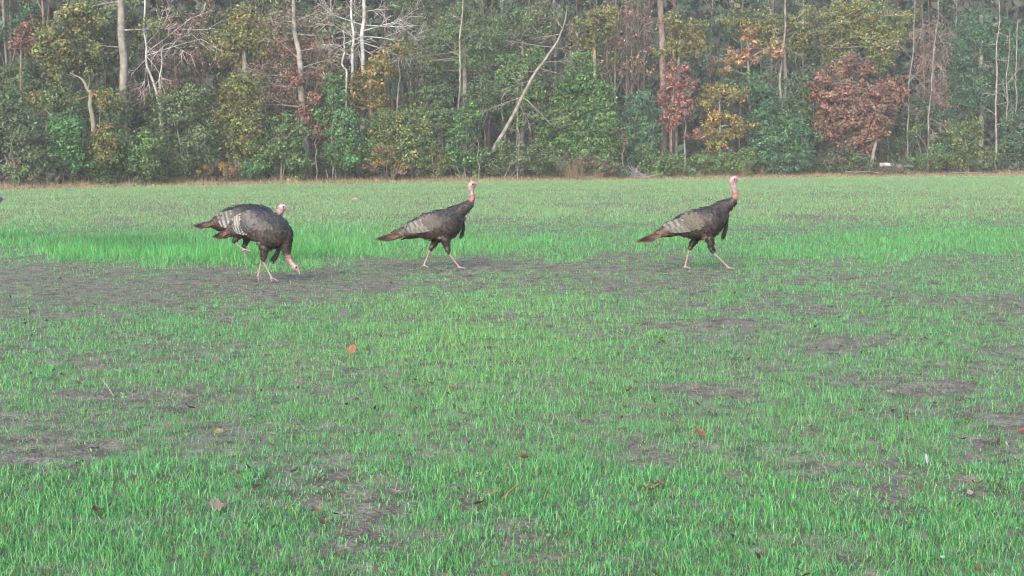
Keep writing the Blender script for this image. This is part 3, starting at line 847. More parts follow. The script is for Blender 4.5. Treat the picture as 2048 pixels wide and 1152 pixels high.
# --- crowns behind the bushes
plant("tall_tree", "olive-yellow leaved crown at the upper left of the wood", "tree", 120, 6.5, [(120, 70, 45, 40), (95, 100, 35, 30), (130, 125, 30, 22), (150, 30, 40, 40), (90, 150, 40, 30)], 'yolive', 1.1, .17, .5, .42, 'grey', trunk=[(126, 350, .13), (124, 200, .12), (120, 80, .08)], second='dark', frac=.3)
plant("sapling", "small rusty-brown crown on a thin stem at the upper left corner", "sapling", 43, 5.2, [(42, 75, 22, 24), (52, 55, 14, 12), (30, 90, 12, 10)], 'rust', .9, .13, .5, .25, 'pink', trunk=[(42, 350, .06), (42, 200, .055), (42, 80, .03)])
plant("tall_tree", "dark grey-green crown filling the space above the straight grey trunk", "tree", 215, 7.5, [(190, 60, 60, 50), (170, 120, 50, 40), (230, 110, 40, 40), (60, 170, 50, 50), (130, 190, 60, 40), (215, 20, 60, 40)], 'grey', 1.1, .17, .45, .45, 'brown', trunk=[(200, 350, .13), (196, 200, .12), (194, 60, .08)])
plant("tall_tree", "yellow-green rounded crown above the tall olive bush", "tree", 490, 5.6, [(480, 75, 50, 36), (445, 85, 30, 26), (520, 90, 30, 28), (490, 40, 44, 26), (460, 115, 30, 18)], 'yolive', 1.25, .16, .5, .38, 'grey', trunk=[(494, 350, .16), (490, 150, .14), (485, 70, .08)])
plant("tall_tree", "yellow and orange leaved crown under the white branches", "tree", 745, 4.2, [(735, 165, 38, 40), (765, 130, 30, 28), (715, 200, 30, 24), (800, 95, 24, 18), (755, 205, 30, 24)], 'gold', 1.15, .15, .5, .35, 'pale', trunk=[(742, 350, .08), (742, 260, .075), (740, 150, .05)], second='olive', frac=.35)
plant("pine_tree", "soft light-green pine crown in the upper middle of the wood", "tree", 930, 7.0, [(920, 60, 44, 34), (960, 95, 40, 30), (890, 75, 30, 26), (940, 125, 44, 24), (985, 60, 36, 40), (930, 25, 50, 26)], 'pine', 1.25, .20, .22, .42, 'grey', trunk=[(930, 350, .14), (930, 200, .13), (928, 50, .09)])
plant("pine_tree", "dim grey-green crown between the pine and the leaning snag", "tree", 1050, 9.0, [(1040, 60, 50, 40), (1090, 45, 40, 40), (1010, 110, 40, 30), (860, 40, 40, 50), (850, 130, 40, 50)], 'grey', 1.1, .19, .3, .45, 'grey', trunk=[(1045, 350, .13), (1045, 200, .12), (1045, 50, .08)])
plant("tall_tree", "yellowish-green hanging crown above the large conical evergreen", "tree", 1190, 6.5, [(1180, 60, 42, 44), (1165, 95, 24, 24), (1205, 40, 34, 36), (1195, 85, 24, 24)], 'yolive', .95, .16, .5, .38, 'olive', trunk=[(1190, 350, .13), (1190, 200, .12), (1188, 50, .08)], second='grey', frac=.4)
plant("tall_tree", "bright yellow-green crown around the large pinkish trunk", "tree", 1365, 4.0, [(1360, 85, 40, 30), (1385, 60, 30, 24), (1335, 100, 24, 18), (1395, 95, 24, 18), (1350, 50, 34, 20)], 'yolive', 1.25, .16, .5, .34, 'pale', trunk=[(1352, 350, .09), (1354, 200, .08), (1360, 70, .05)])
plant("tall_tree", "pale olive-grey crown behind the orange-leaved boughs", "tree", 1570, 6.0, [(1560, 70, 50, 38), (1600, 90, 36, 28), (1530, 45, 44, 30), (1620, 50, 36, 36), (1500, 60, 30, 30), (1470, 40, 40, 30)], 'yolive', 1.15, .16, .45, .4, 'grey', trunk=[(1575, 350, .12), (1572, 200, .11), (1568, 60, .07)], second='grey', frac=.45)
plant("orange_tree", "boughs of bright orange leaves standing out in the upper wood", "tree", 1485, 4.4, [(1465, 108, 34, 22), (1446, 138, 26, 13), (1505, 78, 30, 20), (1540, 112, 28, 20), (1490, 122, 34, 13), (1520, 95, 28, 14), (1430, 120, 16, 9), (1555, 90, 14, 12)], 'orange', .48, .17, .6, .26, 'pale', trunk=[(1500, 350, .08), (1500, 220, .07), (1495, 100, .04)])
plant("tall_tree", "olive-green crown above the rust-red oak with a few orange leaves", "tree", 1690, 7.0, [(1690, 60, 44, 40), (1740, 70, 36, 44), (1670, 110, 30, 30), (1770, 95, 34, 50), (1650, 40, 36, 36), (1720, 20, 60, 30), (1800, 50, 36, 40)], 'olive', 1.15, .16, .45, .4, 'olive', trunk=[(1640, 350, .14), (1645, 150, .13), (1640, 60, .09)], second='gold', frac=.1)
plant("brown_tree", "leafless brownish haze of twigs between the oak and the dark conifer", "tree", 1872, 5.0, [(1860, 70, 36, 44), (1880, 130, 26, 50), (1845, 130, 24, 50), (1870, 200, 30, 50)], 'brown', .7, .12, .35, .4, 'pink', trunk=[(1868, 350, .07), (1868, 200, .06), (1866, 60, .03)])
plant("conifer", "dark green conifer filling the upper right of the wood", "tree", 1960, 6.5, [(1950, 60, 44, 50), (1995, 80, 44, 60), (1920, 120, 34, 50), (1960, 170, 50, 50), (2030, 110, 40, 70), (1930, 200, 40, 40), (2010, 200, 44, 50), (2060, 190, 40, 60)], 'teal', 1.2, .19, .25, .45, 'grey', trunk=[(1962, 350, .16), (1962, 200, .15), (1962, 30, .1)])
plant("tall_tree", "grey-green crown behind the light-green bush and white trunks", "tree", 660, 8.5, [(640, 70, 40, 50), (680, 130, 36, 40), (560, 60, 36, 50), (545, 120, 36, 40), (700, 40, 40, 40)], 'grey', .8, .18, .45, .45, 'grey', trunk=[(660, 350, .13), (660, 200, .12), (660, 50, .08)], second='brown', frac=.4)
plant("tall_tree", "brownish dim crown above the tangle of dead leaves", "tree", 350, 8.5, [(350, 60, 44, 50), (390, 110, 36, 44), (310, 120, 36, 40), (410, 50, 36, 40), (360, 160, 44, 30)], 'brown', .75, .17, .4, .45, 'grey', trunk=[(352, 350, .12), (352, 200, .11), (350, 50, .07)], second='grey', frac=.5)
plant("brown_tree", "reddish-brown leafy haze around the upper part of the pale dead trunk", "tree", 575, 4.0, [(565, 120, 34, 40), (620, 105, 30, 24), (560, 190, 30, 34), (640, 150, 26, 34)], 'brown', .8, .13, .45, .36, 'pink', 3, .03, second='rust', frac=.35)

# --- bushes and small trees of the front row
plant("bush", "dark grey-green bush at the left end of the wood", "bush", 35, 2.6, [(30, 270, 55, 60), (15, 210, 36, 40), (65, 320, 44, 34), (-40, 260, 50, 70)], 'dark', 1.45, .14, .5, .36, 'grey', 4, .035, second='grey', frac=.3)
plant("bush", "dense bright-green rounded bush below the forked pale trunk", "bush", 125, 1.9, [(122, 285, 42, 46), (140, 255, 26, 28), (100, 305, 30, 34), (135, 320, 34, 26)], 'bright', 1.7, .13, .55, .32, 'grey', 4, .03)
plant("bush", "olive bush with yellowing leaves left of the straight grey trunk", "bush", 195, 1.7, [(195, 310, 40, 36), (175, 335, 30, 20), (210, 270, 28, 26), (205, 195, 20, 18), (75, 205, 26, 22)], 'olive', 1.5, .13, .55, .3, 'grey', 4, .03, second='gold', frac=.3)
plant("bush", "mid-green leafy bush hiding the foot of the straight grey trunk", "bush", 265, 1.5, [(262, 305, 44, 40), (240, 330, 36, 24), (295, 290, 32, 34), (300, 335, 30, 20)], 'green', 1.6, .13, .55, .32, 'grey', 4, .03)
plant("bush", "broad dark grey-green mound of a bush right of the straight grey trunk", "bush", 360, 2.6, [(360, 230, 62, 52), (320, 280, 46, 46), (400, 280, 50, 46), (350, 320, 60, 30), (390, 200, 34, 30), (330, 195, 34, 26)], 'grey', 1.6, .14, .5, .36, 'grey', 5, .04, second='green', frac=.4)
plant("bush", "tall olive-yellow bush standing left of the pale dead trunk", "bush", 470, 2.3, [(475, 180, 40, 36), (455, 235, 36, 44), (495, 240, 36, 44), (470, 295, 46, 36), (440, 275, 26, 30)], 'olive', 1.6, .14, .5, .34, 'grey', 5, .04, second='yolive', frac=.3)
plant("bush", "green bush directly left of the pale dead trunk's foot", "bush", 560, 1.7, [(560, 290, 48, 44), (530, 320, 36, 28), (585, 270, 30, 40), (590, 325, 34, 26)], 'green', 1.6, .13, .55, .32, 'grey', 4, .03, second='grey', frac=.25)
plant("fern", "small clump of orange-brown dead fronds at the field edge", "plant", 452, .9, [(450, 330, 18, 14), (410, 338, 20, 7), (468, 338, 10, 10)], 'gold', 1.4, .13, .3, .2, 'brown', 4, .012, second='orange', frac=.4)
plant("low_bush", "small bright-green bush low at the field edge by the dead fronds", "bush", 500, 1.0, [(500, 335, 20, 15), (488, 342, 12, 8)], 'bright', 2.0, .11, .6, .18, 'grey', 3, .012)
plant("bush", "tall light-green bush right of the pale dead trunk", "bush", 668, 2.0, [(668, 190, 28, 34), (655, 240, 28, 40), (685, 250, 34, 44), (665, 300, 40, 38), (700, 310, 34, 32)], 'bright', 1.6, .13, .55, .3, 'grey', 4, .035, second='green', frac=.3)
plant("bush", "wide olive-green bush below the white branches", "bush", 780, 1.9, [(770, 260, 48, 48), (820, 255, 40, 48), (740, 300, 40, 36), (800, 310, 50, 34), (840, 300, 30, 34)], 'olive', 1.6, .13, .52, .34, 'grey', 5, .035, second='green', frac=.5)
plant("low_bush", "low rusty-brown bush at the foot of the wide olive bush", "bush", 765, 1.0, [(770, 300, 24, 10), (755, 330, 24, 16), (800, 335, 22, 12)], 'brown', 1.1, .12, .45, .22, 'pink', 4, .012, second='gold', frac=.3)
plant("bush", "yellow-green upright bush beside the gap left of the middle bird's head", "bush", 868, 1.5, [(862, 300, 22, 40), (880, 320, 22, 28), (850, 330, 22, 20)], 'olive', 1.6, .13, .4, .26, 'grey', 4, .025)
plant("bush", "mid-green bush directly above the middle bird's head", "bush", 925, 1.7, [(920, 265, 30, 50), (940, 230, 22, 24), (905, 310, 30, 34), (945, 320, 28, 26)], 'bright', 1.5, .13, .5, .3, 'grey', 4, .03, second='green', frac=.5)
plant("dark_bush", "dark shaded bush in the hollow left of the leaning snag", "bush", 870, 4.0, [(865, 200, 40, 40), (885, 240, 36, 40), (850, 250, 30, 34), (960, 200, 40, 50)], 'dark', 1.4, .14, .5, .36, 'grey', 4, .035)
plant("bush", "mid-green bush behind the top half of the leaning snag", "bush", 1035, 4.4, [(1030, 140, 44, 34), (1060, 180, 40, 40), (1000, 190, 36, 40), (1040, 230, 50, 44), (1075, 120, 26, 22)], 'green', 1.5, .15, .5, .36, 'grey', trunk=[(1035, 350, .09), (1035, 240, .08), (1035, 150, .05)], second='pine', frac=.3)
plant("bush", "green bush over the buried foot of the leaning snag", "bush", 1005, 1.4, [(1000, 315, 40, 30), (1050, 310, 40, 34), (970, 325, 30, 22), (1085, 320, 34, 26)], 'grey', 1.6, .12, .5, .28, 'grey', 5, .025, second='green', frac=.5)
plant("evergreen_tree", "large cone-shaped deep-green evergreen right of the leaning snag", "tree", 1165, 2.8, [(1162, 125, 26, 30), (1155, 165, 46, 34), (1185, 190, 50, 40), (1135, 215, 44, 40), (1190, 245, 60, 44), (1120, 265, 46, 40), (1160, 290, 60, 40), (1215, 290, 44, 38)], 'green', 1.65, .15, .5, .36, 'grey', trunk=[(1165, 352, .14), (1164, 240, .12), (1162, 120, .05)], second='bright', frac=.3)
plant("bush", "bluish-green bush on the far side of the cone-shaped evergreen", "bush", 1275, 2.6, [(1278, 215, 34, 40), (1262, 260, 34, 40), (1295, 270, 30, 40), (1270, 310, 44, 30)], 'teal', 1.6, .14, .5, .34, 'grey', 4, .035)
plant("low_bush", "low grey-green bush behind the tall tan grass clump", "bush", 1150, 1.3, [(1120, 328, 36, 20), (1170, 325, 40, 22), (1215, 330, 34, 18)], 'grey', 1.5, .12, .5, .26, 'grey', 5, .02, second='brown', frac=.2)
plant("low_bush", "low green bush between the grey brush heap and the pink tree", "bush", 1325, 1.2, [(1320, 320, 36, 24), (1355, 325, 30, 22), (1290, 305, 24, 16)], 'green', 1.6, .12, .5, .26, 'grey', 5, .02)
plant("red_tree", "pinkish-red leaved tree above the low bushes", "tree", 1350, 2.4, [(1352, 150, 28, 30), (1340, 195, 28, 30), (1365, 215, 26, 34), (1345, 240, 28, 24), (1375, 170, 20, 26), (1395, 270, 20, 12)], 'pink', 1.15, .14, .55, .28, 'pink', trunk=[(1342, 352, .07), (1343, 250, .06), (1350, 150, .03)], second='rust', frac=.35)
plant("gold_tree", "golden-yellow tree in loose layers beside the pinkish-red tree", "tree", 1440, 2.2, [(1430, 185, 40, 20), (1470, 190, 30, 14), (1415, 205, 30, 14), (1440, 235, 40, 18), (1490, 250, 28, 14), (1420, 265, 34, 20), (1470, 265, 30, 16), (1435, 290, 36, 16)], 'gold', 1.5, .14, .5, .26, 'grey', trunk=[(1440, 352, .08), (1440, 260, .07), (1438, 180, .03)], second='yolive', frac=.35)
plant("low_bush", "low spreading green bush below the golden tree", "bush", 1430, 1.2, [(1400, 325, 32, 24), (1440, 325, 36, 24), (1480, 330, 30, 20)], 'green', 1.6, .12, .5, .26, 'grey', 5, .02, second='olive', frac=.25)
plant("bush", "dense deep-green bush between the golden tree and the rust-red oak", "bush", 1555, 2.0, [(1550, 260, 50, 44), (1590, 270, 44, 46), (1530, 300, 44, 40), (1580, 315, 50, 28), (1510, 180, 34, 36), (1530, 215, 36, 40)], 'teal', 1.7, .14, .55, .34, 'grey', 5, .04, second='bright', frac=.3)
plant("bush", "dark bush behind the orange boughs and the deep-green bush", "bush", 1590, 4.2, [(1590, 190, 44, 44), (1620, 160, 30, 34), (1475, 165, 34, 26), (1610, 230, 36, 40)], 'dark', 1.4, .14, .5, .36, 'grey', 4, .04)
plant("oak_tree", "round rust-red oak with a pale curved trunk", "tree", 1742, 1.6, [(1712, 205, 66, 60), (1670, 200, 44, 48), (1755, 195, 48, 54), (1705, 135, 40, 26), (1690, 255, 46, 36), (1750, 250, 44, 36), (1640, 170, 24, 40), (1790, 180, 26, 40), (1725, 285, 40, 20), (1650, 250, 24, 24)], 'rust', 1.0, .16, .6, .32, 'pale',
      trunk=[(1738, 350, .11), (1748, 300, .10), (1756, 262, .085), (1750, 220, .07), (1735, 165, .04)], limbs=34, second='brown', frac=.3)
plant("low_bush", "low grey-green bush at the foot of the rust-red oak", "bush", 1700, 1.5, [(1690, 315, 40, 22), (1730, 325, 40, 18), (1660, 325, 36, 20)], 'dark', 1.5, .12, .5, .26, 'grey', 5, .02, second='brown', frac=.25)
plant("low_bush", "leafy bright bush just right of the white log", "bush", 1850, 1.5, [(1850, 322, 34, 24), (1880, 310, 30, 26), (1825, 262, 18, 14)], 'bright', 1.5, .12, .55, .26, 'grey', 4, .02, second='olive', frac=.4)
plant("bush", "olive-green bush in front of the bare twiggy trunks", "bush", 1930, 2.0, [(1930, 275, 44, 36), (1910, 310, 40, 30), (1955, 310, 36, 28), (1945, 250, 26, 22)], 'olive', 1.5, .13, .5, .3, 'grey', 5, .03, second='green', frac=.6)
plant("bush", "dark green bush at the far right end of the wood", "bush", 2030, 2.6, [(2030, 270, 40, 50), (2060, 300, 50, 46), (2005, 315, 36, 28), (2090, 230, 40, 60)], 'dark', 1.4, .14, .5, .34, 'grey', 5, .04, second='teal', frac=.4)
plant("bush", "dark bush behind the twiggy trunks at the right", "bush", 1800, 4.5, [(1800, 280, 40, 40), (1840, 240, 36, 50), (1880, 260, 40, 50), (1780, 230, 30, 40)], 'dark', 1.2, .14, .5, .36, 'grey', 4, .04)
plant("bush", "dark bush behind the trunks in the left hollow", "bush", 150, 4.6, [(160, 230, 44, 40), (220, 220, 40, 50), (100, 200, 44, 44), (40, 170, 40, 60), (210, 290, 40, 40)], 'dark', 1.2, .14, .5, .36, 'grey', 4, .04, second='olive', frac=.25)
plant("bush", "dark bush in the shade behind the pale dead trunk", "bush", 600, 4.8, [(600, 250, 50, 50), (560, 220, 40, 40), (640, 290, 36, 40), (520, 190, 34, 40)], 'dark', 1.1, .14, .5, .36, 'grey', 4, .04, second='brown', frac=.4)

plant("low_bush", "dull low tangle of twigs and leaves under the white log", "bush", 1792, 1.35, [(1775, 344, 24, 8), (1812, 344, 24, 7), (1792, 340, 24, 6)], 'grey', 2.6, .11, .5, .2, 'grey', 5, .012, second='brown', frac=.45)
# --- things lying at the edge
def log_thing(name, label, p0, p1, r, c, dd, knots=3, cat="log"):
    _seed[0] += 1; rng = np.random.default_rng(_seed[0])
    D = edge_at_px(p0[0]) + dd
    a, b = P(p0[0], p0[1], D), P(p1[0], p1[1], D + .5)
    a[2] = max(a[2], r * .9); b[2] = max(b[2], r * .75)
    base = (a + b) / 2; base[2] = 0
    t = thing(name, label, cat, base)
    cv = curve([a, (a + b) / 2 + [0, .05, .02], b], 9)
    cv[1:-1] += rng.normal(0, max(r * .08, .025), (7, 3))
    A = Acc(); V, fs = tube(cv, np.linspace(r, r * .72, 9), 10); A.add(V, fs, c)
    obj("log_trunk", A.mesh("log_trunk", M_BARK, True, base), t)
    for i in range(knots):
        j = rng.integers(1, 8); B = Acc()
        branch(B, rng, cv[j], [rng.normal(0, .5), -.4, .8], rng.uniform(.25, .6), r * .25, 0, c, 5)
        obj("broken_branch", B.mesh("broken_branch", M_BARK, True, base), t)
log_thing("white_log", "white bare log lying on the undergrowth right of the oak", (1759, 330), (1826, 334), .12, (.28, .29, .30), 1.7, 1)
log_thing("fallen_branch", "long thin grey fallen branch lying on the leaf litter below the oak", (1690, 343), (1770, 346), .035, (.12, .105, .095), .5, 5)
log_thing("fallen_branch", "short pale fallen branch at the far right edge of the field", (1905, 346), (1965, 346), .04, (.14, .13, .12), .6, 2)
log_thing("charred_stump", "short dark stump standing beside the orange dead fronds", (425, 348), (426, 322), .09, (.03, .028, .027), 1.2, 1, "stump")

def brush_heap():
    rng = np.random.default_rng(71)
    D = edge_at_px(1266) + 1.1
    base = P(1266, 352, D); base[2] = 0
    t = thing("brush_heap", "heap of grey dead branches at the field edge by the rust sapling", "brush heap", base)
    for i in range(34):
        A = Acc()
        p = base + np.array([rng.uniform(-.6, .6), rng.uniform(-.3, .3), rng.uniform(.02, .25)])
        a = rng.uniform(0, 6.28)
        branch(A, rng, p, [math.cos(a), math.sin(a) * .5, rng.uniform(.05, .8)], rng.uniform(.4, .95), rng.uniform(.012, .03), 1, (.22, .22, .23), 4, .3, .2, 3)
        obj("dead_branch", A.mesh("dead_branch", M_BARK, True, base), t)
brush_heap()

def tan_clump(px, hgt, n, label, seed, w=.35):
    rng = np.random.default_rng(seed)
    D = edge_at_px(px) + .5
    base = P(px, 356, D); base[2] = 0
    t = thing("tall_grass_clump", label, "grass clump", base)
    A = Acc()
    for i in range(n):
        p = base + np.array([rng.normal(0, w * .5), rng.normal(0, w * .3), 0])
        a = rng.uniform(0, 6.28); l = abs(rng.normal(0, .3)); h = hgt * rng.uniform(.45, 1.1)
        q = p + np.array([math.cos(a) * math.sin(l), math.sin(a) * math.sin(l), math.cos(l)]) * h
        m = (p + q) / 2 + [0, 0, .06 * h]
        cv = curve([p, m, q + [math.cos(a) * .1, 0, -.05]], 5)
        V, fs = tube(cv, np.linspace(.012, .004, 5), 3, cap=False)
        A.add(V, fs, np.array([.27, .2, .13]) * rng.uniform(.7, 1.15))
    o = obj("blades", A.mesh("blades", M_DEAD, False, base), t); o["kind"] = "stuff"
tan_clump(1145, 1.15, 90, "tall clump of straw-coloured dead grass standing at the field edge", 5, .5)
tan_clump(1200, .9, 30, "thinner wisp of straw-coloured dead grass right of the tall clump", 6, .25)
tan_clump(1488, .75, 36, "small clump of straw grass at the field edge behind the rightmost bird's head", 7, .3)

# ------------------------------------------------------------------ the evening air
def build_haze():
    me = bpy.data.meshes.new("haze")
    x0, x1, y0, y1, z0, z1 = -130, 140, -8, 160, -1.0, 34
    v = [(x, y, z) for x in (x0, x1) for y in (y0, y1) for z in (z0, z1)]
    me.from_pydata(v, [], [(0, 1, 3, 2), (4, 6, 7, 5), (0, 4, 5, 1), (2, 3, 7, 6), (0, 2, 6, 4), (1, 5, 7, 3)])
    m = bpy.data.materials.new("haze"); m.use_nodes = True
    nt = m.node_tree; nt.nodes.remove(nt.nodes["Principled BSDF"])
    pv = nt.nodes.new("ShaderNodeVolumePrincipled")
    pv.inputs["Color"].default_value = (0.9, 0.95, 1.0, 1)
    pv.inputs["Density"].default_value = 0.0008
    nt.links.new(pv.outputs[0], nt.nodes["Material Output"].inputs["Volume"])
    me.materials.append(m)
    tag(obj("haze", me), "thin pale haze hanging in the evening air", "haze", None, "stuff")
build_haze()
# ------------------------------------------------------------------ the turkeys
COLB = {'back': (0.036, 0.036, 0.043), 'breast': (0.047, 0.040, 0.034), 'thigh': (0.022, 0.019, 0.018), 'neckf': (0.034, 0.031, 0.031), 'rump': (0.055, 0.034, 0.027),
        'neck': (0.19, 0.12, 0.13), 'waddle': (0.20, 0.078, 0.076), 'head': (0.21, 0.10, 0.108), 'crown': (0.24, 0.175, 0.19), 'beak': (0.22, 0.19, 0.18), 'shank': (0.215, 0.15, 0.15), 'toe': (0.19, 0.14, 0.14)}

def feather_mesh(name, path, width, cols, up, thick=0.10, n=10):
    """one long feather along a path (points xyz), curved across, with its bars as vertex colours"""
    cv = curve(path, n)
    T = unit(np.gradient(cv, axis=0))
    up = np.asarray(up, float)
    S = unit(np.cross(T, up)); U = np.cross(S, T)
    t = np.linspace(0, 1, n)
    prof = np.clip(np.minimum(0.35 + t * 2.2, 1) * np.sqrt(np.clip(1 - np.clip((t - 0.72) / 0.30, 0, 1) ** 2, 0.02, 1)), 0.05, 1) * width * 0.5
    rows = []
    for q, lift in ((-1, -thick), (-0.5, 0), (0, thick * .5), (0.5, 0), (1, -thick)):
        rows.append(cv + S * (prof * q)[:, None] + U * (prof * lift)[:, None] * 1.2)
    V = np.stack(rows, 1).reshape(-1, 3)
    i = np.arange(n - 1)[:, None] * 5; j = np.arange(4)[None]
    Q = np.stack([i + j, i + j + 1, i + 5 + j + 1, i + 5 + j], -1).reshape(-1, 4)
    C = np.repeat(np.array([cols(x) for x in t]), 5, 0)
    return mesh(name, V, [Q], C, [M_FEATH], True)

def tail_cols(x):
    if x > 0.93: return (0.11, 0.06, 0.04)
    if x > 0.76: return (0.022, 0.019, 0.019)
    return ((0.115, 0.058, 0.040), (0.045, 0.028, 0.022))[int(x * 17) % 2]
def flight_cols(x):
    return ((0.175, 0.185, 0.195), (0.036, 0.036, 0.040))[int(x * 9) % 2]
def soft_cols(x):
    return ((0.105, 0.107, 0.102), (0.066, 0.066, 0.063))[int(x * 11) % 2]
def pale_cols(x):
    return ((0.21, 0.21, 0.185), (0.10, 0.098, 0.085))[int(x * 9) % 2]
def second_cols(x):
    return ((0.115, 0.115, 0.104), (0.045, 0.043, 0.040))[int(x * 9) % 2]

def turkey(label, D_px, org, sc, base_zoom, body, neck, beak, legs, tail, wing, beard, yaw=0.0, seed=1, width=1.0, headcol=1.0, lit_tone=1.0):
    """all outlines measured on enlarged views of the photograph: org, sc turn those into photo pixels; sizes follow from the bird's distance"""
    rng = np.random.default_rng(seed)
    gx, gy = base_zoom[0] / sc + org[0], base_zoom[1] / sc + org[1]
    if D_px is None:
        base = G(gx, gy)
    else:
        base = np.array(D_px, float)
    D = np.linalg.norm(base)
    if D_px is None: D_scale = D
    else: D_scale = 15.6
    m = D_scale / F / sc
    def L(zx, zy, lat=0.0):
        return np.array([(zx - base_zoom[0]) * m, lat, (base_zoom[1] - zy) * m])
    root = thing("turkey", label, "turkey", base, "wild turkeys crossing the field", yaw)
    W = Acc(); smp_p, smp_c, smp_r, smp_t, smp_k = [], [], [], [], []
    def sample(p, c, r, t, kind):
        smp_p.append(p); smp_c.append(c); smp_r.append(r); smp_t.append(t); smp_k.append(kind)
    # trunk of the body: upright sections
    b = curve(np.array(body, float), 40)
    cen = np.array([L(x, (a + c) / 2) for x, a, c in b]); rz = np.array([(c - a) / 2 * m * .91 for x, a, c in b])
    hmax = rz.max()
    ry = np.minimum(rz * 0.98, 0.60 * hmax + 0.34 * rz) * width
    cen0 = np.vstack([cen[0] - [0.02, 0, 0], cen, cen[-1] + [0.02, 0, 0]])
    rz0 = np.concatenate([[rz[0] * .3], rz, [rz[-1] * .55]]); ry0 = np.concatenate([[ry[0] * .3], ry, [ry[-1] * .55]])
    k = 24
    ang = np.arange(k) * 2 * math.pi / k
    V = np.stack([np.repeat(cen0[:, 0:1], k, 1), np.cos(ang)[None] * ry0[:, None], cen0[:, 2:3] + np.sin(ang)[None] * rz0[:, None]], -1).reshape(-1, 3)
    n = len(cen0)
    i = np.arange(n - 1)[:, None] * k; j = np.arange(k)[None]; j2 = (j + 1) % k
    Q = np.stack([i + j, i + k + j, i + k + j2, i + j2], -1).reshape(-1, 4)
    V = np.vstack([V, cen0[0], cen0[-1]])
    jj = np.arange(k); jn = (jj + 1) % k
    W.add(V, [Q, np.stack([np.full(k, n * k), jj, jn], -1), np.stack([np.full(k, n * k + 1), (n - 1) * k + jn, (n - 1) * k + jj], -1)], (0, 0, 0))
    tg = unit(np.gradient(cen, axis=0))
    for q in range(len(cen)):
        u = q / 39
        for a in ang[::3]:
            top = math.sin(a)
            c = np.array(COLB['back']) * (0.5 + 0.5 * top) + np.array(COLB['breast']) * (0.5 - 0.5 * top)
            if u < 0.18: c = np.array(COLB['rump']) * (1 - u / .18) + c * (u / .18)
            sample(cen[q] + [0, math.cos(a) * ry[q], math.sin(a) * rz[q]], c, rz[q], tg[q], 'body')
    # neck and head
    nk = curve(np.array(neck, float), 34)
    pn = np.array([L(x, z) for x, z, r in nk]); rn = nk[:, 2] * m * .93
    bare0 = next(q for q in range(34) if nk[q, 2] < 36)
    sq = np.where(np.arange(34) < bare0, 0.95, 0.82)
    V, fs = tube(pn, rn, 16, ry=rn * sq); W.add(V, fs, (0, 0, 0))
    tn = unit(np.gradient(pn, axis=0))
    for q in range(34):
        u = (q - bare0) / (34 - bare0)
        for a in np.arange(8) * math.pi / 4:
            side = np.cross(tn[q], [0, 1, 0])
            pos = pn[q] + side * math.sin(a) * rn[q] + np.array([0, 1, 0]) * math.cos(a) * rn[q] * sq[q]
            if q < bare0: sample(pos, np.array(COLB['neckf']), rn[q], tn[q], 'body')
            elif u < 0.2: sample(pos, np.array(COLB['waddle']), rn[q], tn[q], 'skin')
            elif u < 0.5: sample(pos, (np.array([.23, .21, .26]) if rng.random() < .4 else np.array(COLB['neck'])), rn[q], tn[q], 'skin')
            else:
                c = np.array(COLB['head']) if rng.random() < .75 else np.array([.21, .19, .23])
                if abs(math.cos(a)) < .9 and (pos[2] > pn[q][2]): c = np.array(COLB['crown'])
                sample(pos, c * headcol, rn[q], tn[q], 'skin')
    # caruncles: knobbly skin at the foot of the bare neck
    for _ in range(16):
        q = bare0 + rng.integers(0, 5); a = rng.uniform(0, 6.28)
        side = np.cross(tn[q], [0, 1, 0])
        pc = pn[q] + (side * math.sin(a) + np.array([0, 1, 0]) * math.cos(a)) * rn[q] * 1.0
        V, fs = tube([pc - [0, 0, .009], pc, pc + [0, 0, .009]], [.004, .0095, .004], 6); W.add(V, fs, (0, 0, 0))
    bk = curve(np.array(beak, float), 7); pb = np.array([L(x, z) for x, z, r in bk])
    V, fs = tube(pb, bk[:, 2] * m, 10, ry=bk[:, 2] * m * .8); W.add(V, fs, (0, 0, 0))
    for q in range(2, 7): sample(pb[q], np.array(COLB['beak']) * headcol, .01, np.array([1, 0, 0]), 'skin')
    # legs
    for li, (thigh, shank, toes, lift) in enumerate(legs):
        lat = (0.062 if li == 0 else -0.062) * width
        th = curve(np.array(thigh, float), 9); pt = np.array([L(x, z, lat) for x, z, r in th]); rt = th[:, 2] * m * np.linspace(1, .72, 9)
        V, fs = tube(pt, rt, 12, ry=rt * .9); W.add(V, fs, (0, 0, 0))
        tt = unit(np.gradient(pt, axis=0))
        for q in range(9):
            for a in np.arange(6) * math.pi / 3:
                sample(pt[q] + np.cross(tt[q], [0, 1, 0]) * math.sin(a) * rt[q] + np.array([0, 1, 0]) * math.cos(a) * rt[q], np.array(COLB['thigh']), rt[q], -tt[q], 'thigh' if q < 7 else 'skin2')
        a0, f0 = pt[-1], L(shank[0], shank[1], lat)
        sp = np.array([a0 + (f0 - a0) * t for t in np.linspace(-0.06, 1, 8)])
        rs = np.array([.016, .0145, .0105, .0095, .0095, .0095, .0105, .012])
        V, fs = tube(sp, rs, 8); W.add(V, fs, (0, 0, 0))
        for q in range(8): sample(sp[q], np.array(COLB['shank']), .01, np.array([1, 0, 0]), 'skin')
        for (tx, tz, sp_lat) in toes:
            e = L(tx, tz, lat + sp_lat)
            if not lift: e[2] = max(e[2], 0.006)
            md = (f0 + e) / 2; md[2] += 0.008
            cv = curve([f0, md, e], 6)
            V, fs = tube(cv, np.array([.0115, .0095, .0085, .008, .007, .0045]), 7); W.add(V, fs, (0, 0, 0))
            for q in range(6): sample(cv[q], np.array(COLB['toe']), .01, np.array([1, 0, 0]), 'skin')
    # one continuous skin
    raw = W.mesh("turkey_raw", M_BODY)
    tmp = bpy.data.objects.new("turkey_raw", raw); col_main.objects.link(tmp)
